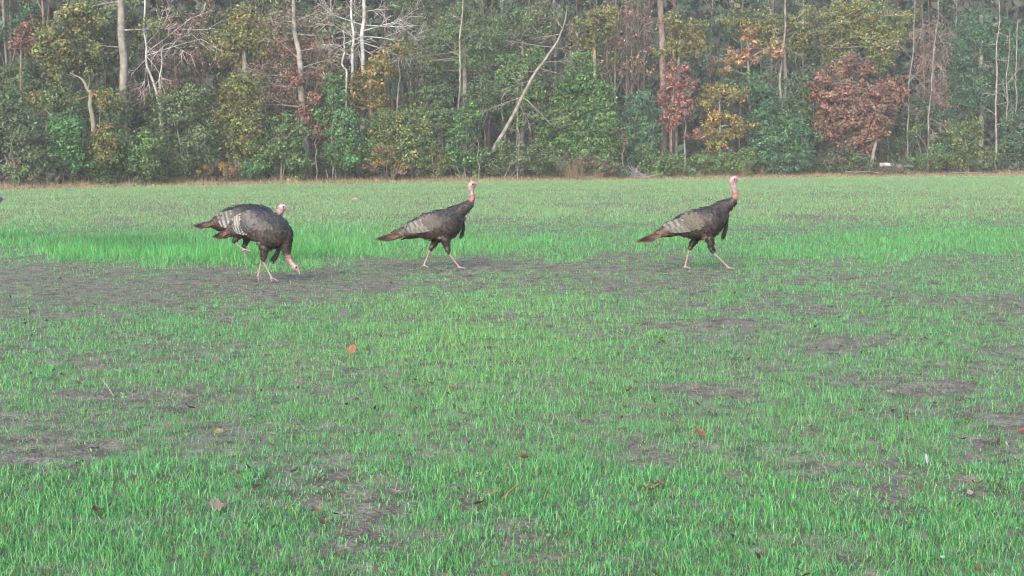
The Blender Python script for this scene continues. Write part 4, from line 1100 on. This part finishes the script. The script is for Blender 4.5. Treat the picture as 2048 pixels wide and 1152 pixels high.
    rm = tmp.modifiers.new("r", 'REMESH'); rm.mode = 'VOXEL'; rm.voxel_size = 0.0075 if D_px is None else 0.012; rm.use_smooth_shade = True
    sm = tmp.modifiers.new("s", 'SMOOTH'); sm.factor = .5; sm.iterations = 3
    dg = bpy.context.evaluated_depsgraph_get()
    me = bpy.data.meshes.new_from_object(tmp.evaluated_get(dg))
    bpy.data.objects.remove(tmp)
    nv = len(me.vertices)
    co = np.empty(nv * 3, np.float32); me.vertices.foreach_get("co", co); co = co.reshape(-1, 3).astype(float)
    nrm = np.empty(nv * 3, np.float32); me.vertices.foreach_get("normal", nrm); nrm = nrm.reshape(-1, 3).astype(float)
    SP = np.array(smp_p); SC = np.array(smp_c); ST = np.array(smp_t); SK = np.array(smp_k)
    near = np.empty(nv, int)
    for s in range(0, nv, 4000):
        d = ((co[s:s + 4000, None, :] - SP[None]) ** 2).sum(-1)
        near[s:s + 4000] = d.argmin(1)
    C = SC[near] * rng.uniform(.92, 1.08, (nv, 1))
    for a in list(me.color_attributes): me.color_attributes.remove(a)
    at = me.color_attributes.new("col", 'FLOAT_COLOR', 'POINT')
    c4 = np.ones((nv, 4), np.float32); c4[:, :3] = C; at.data.foreach_set("color", c4.ravel())
    me.materials.clear(); me.materials.append(M_BODY)
    me.name = "body"
    obj("body", me, root)
    # overlapping contour feathers
    kinds = SK[near]
    cand = np.where(np.isin(kinds, ['body', 'thigh']))[0]
    cand = rng.permutation(cand)
    chosen = []; cell = {}
    for q in cand:
        p = co[q]; key = tuple(np.floor(p / 0.026).astype(int))
        if key in cell: continue
        cell[key] = 1; chosen.append(q)
    ch = np.array(chosen)
    p = co[ch]; nn = nrm[ch]; bt = -ST[near[ch]]
    bt = unit(bt - (bt * nn).sum(1)[:, None] * nn)
    sd_ = np.cross(nn, bt)
    nf = len(ch)
    ln = rng.uniform(.045, .064, nf)[:, None]; wd = rng.uniform(.030, .042, nf)[:, None]
    small = (kinds[ch] == 'thigh') | (p[:, 0] > np.array([cc[0] for cc in [pn[6]]])[0]); ln[small] *= .7; wd[small] *= .75
    bt = unit(bt + rng.normal(0, .12, (nf, 3))); 
    cc = lit_tone * SC[near[ch]] * rng.uniform(.72, 1.1, (nf, 1)) * (1 + rng.normal(0, .05, (nf, 3)))  # per-bird plumage brightness: sky light caught on the back put into the colour
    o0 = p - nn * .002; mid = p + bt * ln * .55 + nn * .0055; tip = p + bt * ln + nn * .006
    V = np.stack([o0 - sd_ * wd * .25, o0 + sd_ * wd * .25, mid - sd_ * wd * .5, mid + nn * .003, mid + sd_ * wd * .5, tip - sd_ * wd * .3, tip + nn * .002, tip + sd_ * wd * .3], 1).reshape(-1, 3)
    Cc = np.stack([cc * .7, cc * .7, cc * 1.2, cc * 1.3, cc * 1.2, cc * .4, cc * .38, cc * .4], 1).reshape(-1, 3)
    kk = np.arange(nf)[:, None] * 8
    quads = np.concatenate([np.hstack([kk + 2, kk + 3, kk + 6, kk + 5]), np.hstack([kk + 3, kk + 4, kk + 7, kk + 6])])
    tris = np.concatenate([np.hstack([kk, kk + 3, kk + 2]), np.hstack([kk, kk + 1, kk + 3]), np.hstack([kk + 1, kk + 4, kk + 3])])
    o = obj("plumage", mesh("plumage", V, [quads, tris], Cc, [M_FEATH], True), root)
    o["kind"] = "stuff"
    # eyes
    for s in (-1, 1):
        i = int(np.argmax(nk[26:, 2])) + 26
        c = pn[i] + np.array([.010, s * rn[i] * sq[i] * .96, .010])
        A = Acc(); V, fs = tube([c + [0, 0, -.0085], c + [0, 0, -.006], c, c + [0, 0, .006], c + [0, 0, .0085]], [.003, .0065, .0085, .0065, .003], 8); A.add(V, fs, (.008, .007, .007))
        obj("eye", A.mesh("eye", M_EYE, True), root)
    # tail: long barred feathers folded into a narrow fan
    (rx_, rz_), (tx_, tz_), sp_, w_ = tail
    r0, t0 = L(rx_, rz_), L(tx_, tz_)
    ax = t0 - r0; ln_t = np.linalg.norm(ax)
    dn = np.array([ax[2], 0, -ax[0]]); dn = dn / np.linalg.norm(dn); dn = dn if dn[2] < 0 else -dn
    tail_o = obj("tail", None, root)
    for q in range(11):
        u = (q - 5) / 5.0
        sh = 1 - .34 * abs(u) ** 1.2
        s0 = r0 + np.array([0, u * .035, -abs(u) * .012])
        e = r0 + ax * sh + np.array([0, u * sp_, 0]) + dn * (abs(u) * .045 - .006)
        md = (s0 + e) / 2 + np.array([0, u * .012, .004 - .004 * abs(u)]) - dn * .010
        obj("tail_feather", feather_mesh("tail_feather", [s0, md, e], .058, tail_cols, (0, u * .6, 1), .12, 18), tail_o)
    cov = Acc()
    for q in range(44):     # short rust coverts over the root of the tail
        u = rng.uniform(-1, 1); f0 = rng.uniform(-.15, .34)
        s0 = r0 + ax * f0 + np.array([0, u * .05, rng.uniform(-.03, .014) - abs(u) * .02]); e = s0 + ax * .30 + np.array([0, u * .012, -.004])
        fm = curve([s0, (s0 + e) / 2 + [0, 0, .006], e], 5)
        Tn = unit(np.gradient(fm, axis=0)); S = unit(np.cross(Tn, [0, u, 1]))
        pw = np.array([.3, .9, 1, .8, .25])[:, None] * .02
        V = np.stack([fm - S * pw, fm + S * pw], 1).reshape(-1, 3); ii = np.arange(4)[:, None] * 2
        cs = np.array([[.07, .048, .04], [.08, .05, .04], [.055, .04, .034], [.09, .052, .036], [.12, .068, .048]])
        cov.add(V, [np.hstack([ii, ii + 1, ii + 3, ii + 2])], np.repeat(cs * rng.uniform(.8, 1.15), 2, 0))
    obj("tail_covert", cov.mesh("tail_covert", M_FEATH, True), tail_o)["kind"] = "stuff"
    # wings: shoulder patch of coverts, then long pale barred flight feathers, on both flanks
    def skin(zx, zy, s, off=.012):
        q = L(zx, zy)
        x = np.clip(q[0], cen[0, 0], cen[-1, 0])
        cz = np.interp(x, cen[:, 0], cen[:, 2]); rr = np.interp(x, cen[:, 0], rz); yy = np.interp(x, cen[:, 0], ry)
        v = np.clip((q[2] - cz) / rr, -.97, .97)
        q[1] = s * (yy * math.sqrt(1 - v * v) + off)
        return q
    for s in (-1, 1):
        w_o = obj("wing", None, root)
        fr, n_f = wing['flight'], wing.get('n', 8)
        (fa, fb), (ta, tb) = fr
        for q in range(n_f):
            u = q / (n_f - 1)
            A0 = np.array(fa) * (1 - u) + np.array(fb) * u; B0 = np.array(ta) * (1 - u) + np.array(tb) * u
            M0 = (A0 + B0) / 2
            pth = [skin(*A0, s, .010 + .004 * (1 - u)), skin(*M0, s, .020 + .006 * (1 - u)), skin(*B0, s, .012 + .008 * (1 - u))]
            fm = feather_mesh("flight_feather", pth, .042, wing.get('upper', second_cols) if u < .45 else wing.get('bars', flight_cols), (0, s, .25), .14, 22)
            obj("flight_feather", fm, w_o)
        # shoulder: a rounded shell of coverts
        Aw = Acc()
        sx, sy, rx2, ry2, tilt = wing['shoulder']
        for q in range(84):
            rr_ = math.sqrt(rng.random()); a = rng.uniform(0, 2 * math.pi)
            ex, ey = rr_ * math.cos(a) * rx2, rr_ * math.sin(a) * ry2
            zx = sx + ex * math.cos(tilt) - ey * math.sin(tilt); zy = sy + ex * math.sin(tilt) + ey * math.cos(tilt)
            lift = .006 + .016 * (1 - rr_ ** 2)
            p0 = skin(zx, zy, s, lift); p1 = skin(zx - .050 / m, zy + .014 / m, s, lift + .008)
            d_ = unit(p1 - p0); S = unit(np.cross(d_, [0, s, .2])); wv = .019
            mid_ = (p0 + p1) / 2 + np.array([0, s * .003, 0])
            V = np.array([p0 - S * wv * .4, p0 + S * wv * .4, mid_ - S * wv, mid_ + S * wv, p1 - S * wv * .6, p1 + S * wv * .6])
            c0 = np.array(wing['col']) * rng.uniform(.75, 1.25)
            Aw.add(V, [np.array([[0, 1, 3, 2], [2, 3, 5, 4]])], np.array([c0 * .8, c0 * .8, c0 * 1.15, c0 * 1.15, c0 * .3, c0 * .3]))
        oo = obj("wing_covert", Aw.mesh("wing_covert", M_FEATH, True), w_o); oo["kind"] = "stuff"
    # beard: a tassel of coarse bristles
    if beard:
        A = Acc()
        bp = np.array([L(x, z) for x, z in beard])
        for q in range(80):
            of = rng.normal(0, .006, 3); sp2 = rng.normal(0, .008, 3)
            tl = rng.uniform(.75, 1.0)
            pts = curve([bp[0] + of, bp[1] + of + sp2 * .5, bp[0] * (1 - tl) + bp[2] * tl + of + sp2], 6)
            V, fs = tube(pts, [.0034, .0034, .0032, .003, .0026, .0016], 3, cap=False); A.add(V, fs, (.014, .013, .013))
        obj("beard", A.mesh("beard", M_FEATH), root)
    return root

def toeset(fx, fz, dx=70, dz=14):
    return [(fx + dx, fz + dz, 0.0), (fx + dx * .8, fz + dz, .04), (fx + dx * .8, fz + dz, -.04), (fx - dx * .42, fz + dz * .6, 0.0)]

# feeding bird in front
turkey("turkey bending its pink head down to the bare soil, in front of another", None, (360, 380), 5.487, (960, 1012),
       [(540, 395, 500), (620, 310, 525), (680, 268, 530), (740, 240, 535), (800, 225, 560), (860, 220, 595), (920, 226, 630), (980, 238, 655), (1040, 252, 658), (1100, 280, 645), (1150, 312, 625), (1195, 365, 590), (1228, 430, 540)],
       [(1150, 470, 105), (1172, 545, 80), (1180, 620, 60), (1190, 690, 43), (1208, 745, 31), (1232, 790, 26), (1258, 828, 32), (1283, 858, 37), (1305, 878, 28)],
       [(1300, 872, 22), (1318, 890, 15), (1327, 910, 9), (1326, 932, 4)],
       [([(880, 560, 62), (900, 645, 38), (888, 705, 18)], (832, 935), [(862, 1004, .01), (815, 1000, .045), (845, 1006, -.04), (806, 975, 0)], False),
        ([(960, 590, 66), (955, 690, 42), (940, 775, 20)], (1040, 965), [(1122, 1016, 0), (1095, 1014, .04), (1050, 1024, -.045), (1008, 985, 0)], False)],
       ((600, 420), (338, 530), .05, .05), dict(flight=((770, 250), (800, 470)), shoulder=(830, 340, 115, 110, .4), col=(.036, .036, .042), upper=pale_cols) | dict(flight=(((740, 265), (790, 480)), ((590, 340), (640, 440)))), [(1108, 640), (1062, 722), (1016, 796)], yaw=math.radians(-10), seed=11, lit_tone=1.15)
# bird behind it
T2 = dict(org=(360, 380), sc=5.487, base_zoom=(760, 798),
          body=[(390, 315, 420), (460, 258, 455), (520, 212, 480), (600, 178, 520), (680, 160, 540), (760, 155, 560), (840, 158, 575), (920, 172, 580), (980, 200, 560), (1030, 240, 520), (1058, 285, 470)],
          neck=[(980, 345, 100), (1030, 325, 76), (1070, 300, 52), (1095, 275, 34), (1106, 248, 33), (1112, 222, 42), (1125, 208, 49), (1148, 205, 40), (1165, 210, 26)],
          beak=[(1158, 210, 22), (1176, 216, 14), (1190, 224, 9), (1197, 234, 4)],
          legs=[([(740, 480, 62), (727, 560, 36), (703, 630, 18)], (716, 785), toeset(716, 785, 74, 10), False),
                ([(690, 470, 56), (640, 525, 34), (605, 566, 17)], (716, 652), [(818, 690, 0), (800, 700, .03), (800, 680, -.03), (690, 690, 0)], True)],
          tail=((440, 345), (138, 396), .05, .05), beard=[(1010, 540), (1000, 610), (985, 680)])
turkey("turkey walking behind the feeding one, its pale pink head low and a foot lifted", None, wing=dict(flight=(((650, 230), (700, 420)), ((420, 280), (470, 380))), shoulder=(720, 290, 110, 90, .3), col=(.027, .027, .031)), seed=12, headcol=1.2, lit_tone=.7, yaw=math.radians(4), **T2)
# middle bird
turkey("turkey walking upright in the middle of the field between the others", None, (720, 340), 5.237, (850, 1040),
       [(390, 622, 690), (480, 578, 712), (560, 522, 715), (640, 478, 712), (720, 442, 735), (800, 416, 746), (880, 400, 745), (960, 392, 722), (1020, 395, 680), (1060, 420, 620), (1085, 470, 560)],
       [(980, 490, 108), (1050, 435, 82), (1110, 390, 60), (1160, 348, 42), (1184, 305, 28), (1180, 250, 27), (1170, 200, 36), (1176, 165, 44), (1195, 152, 40), (1215, 150, 26)],
       [(1206, 148, 22), (1226, 147, 14), (1244, 150, 9), (1257, 158, 4)],
       [([(815, 690, 58), (780, 770, 37), (737, 835, 19)], (668, 1005), toeset(668, 1005, 66, 30), False), ([(890, 690, 60), (908, 780, 37), (928, 868, 19)], (1045, 1022), toeset(1045, 1022, 70, 14), False)],
       ((500, 635), (140, 726), .05, .05), dict(flight=(((700, 500), (770, 610)), ((470, 590), (520, 640))), shoulder=(770, 520, 110, 70, .25), col=(.042, .036, .035), bars=soft_cols), [(1088, 530), (1092, 615), (1062, 715)], yaw=math.radians(3), seed=13)
# right-hand bird
turkey("turkey striding ahead of the flock with its red head held high", None, (1240, 330), 5.01, (880, 1052),
       [(410, 632, 712), (520, 568, 716), (600, 505, 712), (680, 467, 735), (760, 438, 750), (840, 416, 756), (900, 402, 745), (960, 396, 715), (1010, 405, 660), (1050, 440, 600), (1070, 480, 550)],
       [(970, 490, 104), (1040, 425, 76), (1100, 385, 54), (1138, 350, 38), (1152, 310, 28), (1138, 250, 28), (1122, 200, 36), (1124, 165, 43), (1145, 150, 39), (1165, 150, 25)],
       [(1156, 150, 21), (1180, 154, 14), (1202, 160, 9), (1222, 166, 4)],
       [([(775, 700, 56), (740, 775, 35), (702, 845, 18)], (656, 1028), toeset(656, 1028, 64, 20), False), ([(880, 700, 58), (903, 790, 35), (925, 872, 18)], (1085, 1030), toeset(1085, 1030, 62, 20), False)],
       ((500, 640), (147, 776), .05, .05), dict(flight=(((680, 520), (740, 640)), ((430, 610), (500, 660))), shoulder=(750, 550, 115, 75, .25), col=(.046, .039, .034), bars=soft_cols), [(1066, 530), (1054, 640), (1024, 752)], yaw=math.radians(-3), seed=14)
# bird entering at the left, only its bill tip in view
_p = P(9, 400, 20.3)
_lx = (1197 - 760) * 15.6 / F / 5.487
turkey("turkey just entering at the left edge with only its bill showing", (_p[0] - _lx, 20.3, 0.0), wing=dict(flight=(((650, 230), (700, 420)), ((420, 280), (470, 380))), shoulder=(720, 290, 110, 90, .3), col=(.027, .027, .031)), seed=15, headcol=np.array([.22, .36, .75]), **T2)
# ------------------------------------------------------------------ fallen leaves and small litter on the grass
LC = {'rust': (.16, .07, .045), 'orange': (.21, .10, .062), 'tan': (.20, .15, .105), 'pale': (.26, .235, .20), 'brown': (.085, .056, .042), 'grey': (.16, .14, .125), 'pink': (.20, .125, .10)}
def leaf_outline(rng, lobed):
    t = np.linspace(0, 1, 13)
    w = np.sin(math.pi * np.clip(t, .0, 1) ** .85) * .36
    if lobed: w = w * (1 + .38 * np.cos(t * 2 * math.pi * 3.5))
    return t, np.maximum(w, .015)
def fallen_leaf(px, py, size_px, colr, label, lobed=True, up=.5, seed=0, group="fallen leaves on the grass"):
    rng = np.random.default_rng(900 + seed)
    b = G(px, py + size_px * .35)
    mpp = np.linalg.norm(b) / F
    ln = size_px * mpp * 1.05
    t, w = leaf_outline(rng, lobed)
    curl = rng.uniform(.9, 2.2)
    a = t * curl
    mx = np.sin(a) / max(curl, .1); mz = (1 - np.cos(a)) / max(curl, .1)
    cup = rng.uniform(.15, .5)
    mid = np.stack([mx - mx.mean(), 0 * t, mz - mz.mean()], 1)
    V = np.concatenate([mid + np.stack([0 * t, w, w * cup], 1), mid, mid + np.stack([0 * t, -w * rng.uniform(.8, 1.1, 13), w * cup * rng.uniform(.5, 1.3)], 1)]) * ln
    i = np.arange(12)[:, None]
    Q = np.concatenate([np.hstack([i, i + 1, i + 14, i + 13]), np.hstack([i + 13, i + 14, i + 27, i + 26])])
    R = Matrix.Rotation(rng.uniform(0, 6.28), 3, 'Z') @ Matrix.Rotation(rng.uniform(.2, 1) * up * 1.5, 3, 'Y') @ Matrix.Rotation(rng.uniform(-1, 1) * up, 3, 'X')
    V = V @ np.array(R).T
    z0 = float(gz(b[0], b[1]))
    V[:, 2] += -V[:, 2].min()
    c = np.array(LC[colr]) * rng.uniform(.85, 1.15)
    C = np.tile(c, (39, 1)); C[13:26] *= .75
    A = Acc(); A.add(V, [Q], C)
    s0 = V[13]; s1 = s0 + (V[13] - V[15]) * 1.1; s1[2] = max(s1[2], .004)
    Vs, fs = tube([s0, (s0 + s1) / 2 + [0, 0, .002], s1], [.0022, .0018, .0012], 5); A.add(Vs, fs, c * .7)
    o = obj("fallen_leaf", A.mesh("fallen_leaf", M_DEAD, True), None, (b[0], b[1], z0 + .016))
    tag(o, label, "leaf", group)
_L = [
 (704, 706, 24, 'orange', "upright orange-brown leaf alone in the bright grass near the middle", False, 1.2),
 (789, 702, 15, 'tan', "small curled tan leaf right of the upright orange-brown leaf", False, 1.0),
 (1033, 660, 13, 'pink', "little pinkish leaf in the grass below the gap between the walking birds", False, .5),
 (862, 772, 15, 'tan', "left leaf of the pale pair above the long soil patch", True, .6),
 (880, 769, 16, 'pink', "right leaf of the pale pair above the long soil patch", True, .6),
 (906, 782, 12, 'rust', "small rusty leaf just right of the pale pair", False, .9),
 (1187, 770, 20, 'rust', "rusty twisted leaf on the thin grass left of the red leaf", True, .9),
 (1258, 784, 24, 'rust', "reddish-brown leaf with a smaller one touching it, right of centre", True, .9),
 (1272, 772, 14, 'orange', "smaller leaf touching the upper edge of the reddish-brown leaf", True, .6),
 (1214, 746, 13, 'pink', "small pinkish leaf above the rusty twisted leaf", False, .5),
 (1400, 868, 26, 'orange', "orange leaf with a pale back, beside the washed-out pink one", True, .9),
 (1355, 858, 18, 'pink', "washed-out pink leaf flat on the grass beside the orange one", False, .3),
 (1550, 870, 19, 'rust', "dark rust leaf standing alone in the right part of the grass", True, 1.0),
 (1620, 858, 24, 'tan', "tan leaf beside the pale tuft right of the dark rust leaf", True, .5),
 (388, 814, 30, 'brown', "large dark-brown leaf crumpled in the left part of the grass", True, .8),
 (372, 795, 14, 'tan', "narrow tan leaf above the crumpled dark-brown leaf", False, .6),
 (437, 866, 24, 'tan', "pale tan curled leaf below the crumpled dark-brown leaf", True, .6),
 (590, 944, 28, 'brown', "brown leaf with a dark tip poking up left of the centre", True, 1.0),
 (431, 1020, 36, 'grey', "big greyish-brown leaf folded upward near the bottom left", True, 1.1),
 (193, 1030, 22, 'brown', "dark-brown leaf half hidden by grass near the bottom left corner", False, .8),
 (791, 990, 30, 'pale', "cream-coloured leaf lying flat below the middle of the picture", True, .4),
 (960, 1008, 38, 'rust', "long rusty leaf on the dark soil below the middle", True, .7),
 (985, 994, 28, 'pink', "pinkish leaf overlapping the long rusty leaf's upper end", True, .7),
 (1012, 944, 26, 'pale', "pale crumpled leaf above the long rusty leaf", True, .8),
 (1048, 916, 24, 'rust', "brownish leaf up the slope from the pale crumpled one", True, .6),
 (1300, 984, 38, 'rust', "shaggy rust-red leaf standing in the lower right of the grass", True, 1.1),
 (1320, 978, 26, 'brown', "brown leaf leaning on the shaggy rust-red one", True, .9),
 (1952, 972, 24, 'rust', "vivid rust leaf near the right edge above the bare spot", True, 1.0),
 (1940, 984, 16, 'pale', "whitish leaf tucked under the vivid rust leaf", False, .3),
 (2044, 862, 20, 'rust', "rusty leaf cut by the right edge of the picture", True, .8),
 (634, 1026, 26, 'tan', "light-brown leaf right of the folded greyish leaf near the bottom", True, .6),
 (646, 1056, 26, 'brown', "dark leaf just below the light-brown one near the bottom", True, .8),
 (1722, 905, 16, 'tan', "small tan leaf in the grass between the bare patches at right", False, .5),
 (1797, 1094, 18, 'rust', "small rust leaf at the bottom right in long grass", False, .8),
 (4, 722, 14, 'pink', "pinkish leaf cut by the left edge of the picture", False, .6),
 (630, 796, 12, 'pale', "tiny pale leaf in the lush grass left of the centre", False, .3),
 (676, 990, 14, 'orange', "small orange leaf at the end of the dark soil streak", False, .8),
 (1152, 722, 12, 'rust', "tiny rusty leaf above the small soil hollow", False, .5),
 (125, 752, 13, 'brown', "small dark leaf in the thin grass at the left", False, .7),
 (1800, 838, 16, 'pale', "narrow pale leaf standing in the grass at the right", False, 1.2),
]
for i, (a, b, c, d, e, f, g) in enumerate(_L):
    fallen_leaf(a, b, c, d, e, f, g, seed=i)

def straw(name, label, p0, p1, colr, r=.0028, lift=.03):
    a, b = G(*p0), G(*p1)
    base = (a + b) / 2
    A = Acc()
    v = b - a
    n = max(np.linalg.norm(v[:2]), .02)
    # a stalk propped on the grass: its far end higher when the picture shows it rising
    e = a + np.array([v[0], v[1] * .25, abs(p1[1] - p0[1]) * np.linalg.norm(a) / F * .8 + .02])
    s = a + [0, 0, .012]
    cv = curve([s, (s + e) / 2 + [0, 0, .006], e], 7)
    V, fs = tube(cv, np.linspace(r, r * .45, 7), 6); A.add(V, fs, colr)
    # a sheath leaf peeling off half way
    q = cv[3]; d = unit(e - s)
    V, fs = tube([q, q + d * .02 + [.006, 0, .004], q + d * .05 + [.016, 0, -.002]], [r * .9, r * .8, r * .2], 4); A.add(V, fs, np.array(colr) * .9)
    o = obj(name, A.mesh(name, M_DEAD, True, base), None, tuple(base))
    tag(o, label, "straw", "dry stalks on the grass")
straw("straw_stalk", "pale straw stalk leaning in the thin grass at the left", (228, 798), (242, 768), (.24, .22, .19))
straw("straw_stalk", "bluish-white stalk standing in the grass at the right", (1985, 765), (1974, 744), (.19, .2, .21), .002)
straw("straw_stalk", "thin pale stalk left of the upright orange-brown leaf", (690, 735), (660, 705), (.22, .22, .17), .0014)
straw("straw_stalk", "long orange-tan stalk reaching right from the long rusty leaf", (1000, 1012), (1032, 988), (.2, .12, .06), .003)
straw("straw_stalk", "pale stalk crossing the lush grass at the lower right", (1760, 830), (1748, 805), (.2, .22, .16), .0014)

def scrap(name, label, px, py, size, c0, c1, seed):
    """small two-toned feather or scrap caught in the grass"""
    rng = np.random.default_rng(seed)
    b = G(px, py + size * .5); ln = size * np.linalg.norm(b) / F
    a = rng.uniform(-.5, .5)
    p = [np.zeros(3) + [0, 0, .02], np.array([math.sin(a) * ln * .5, .01, ln * .5 + .02]), np.array([math.sin(a) * ln, .02, ln * .9 + .02])]
    me = feather_mesh(name, p, ln * .26, lambda x: c0 if x > .45 else c1, (0, -1, .3), .2, 8)
    o = obj(name, me, None, tuple(b)); tag(o, label, "feather", "small feathers on the grass")
scrap("small_feather", "small white and blue-grey feather caught in the grass at the right", 1855, 930, 20, (.20, .21, .24), (.16, .17, .22), 1)
scrap("small_feather", "tiny white feather near the right edge of the grass", 2017, 900, 10, (.2, .21, .22), (.15, .16, .17), 2)
def pale_patch():
    """pale flat stone out in the field"""
    rng = np.random.default_rng(3)
    b = G(710, 401)
    A = Acc()
    V, fs = tube([[0, 0, -.02], [0, 0, .03], [.01, 0, .075], [0, 0, .095]], [.15, .16, .11, .03], 11, ry=[.1, .11, .08, .03])
    V = V + rng.normal(0, .008, V.shape)
    A.add(V, fs, (.15, .125, .10))
    tag(obj("clod", A.mesh("clod", M_BARK, True), None, tuple(b)), "pale tan lump lying out in the field between the bird pairs", "clod")
pale_patch()
print("TRIS", sum(sum(max(len(p.vertices) - 2, 1) for p in o.data.polygons) if len(o.data.polygons) < 3000 else len(o.data.loops) - 2 * len(o.data.polygons) for o in bpy.data.objects if o.type == 'MESH'))
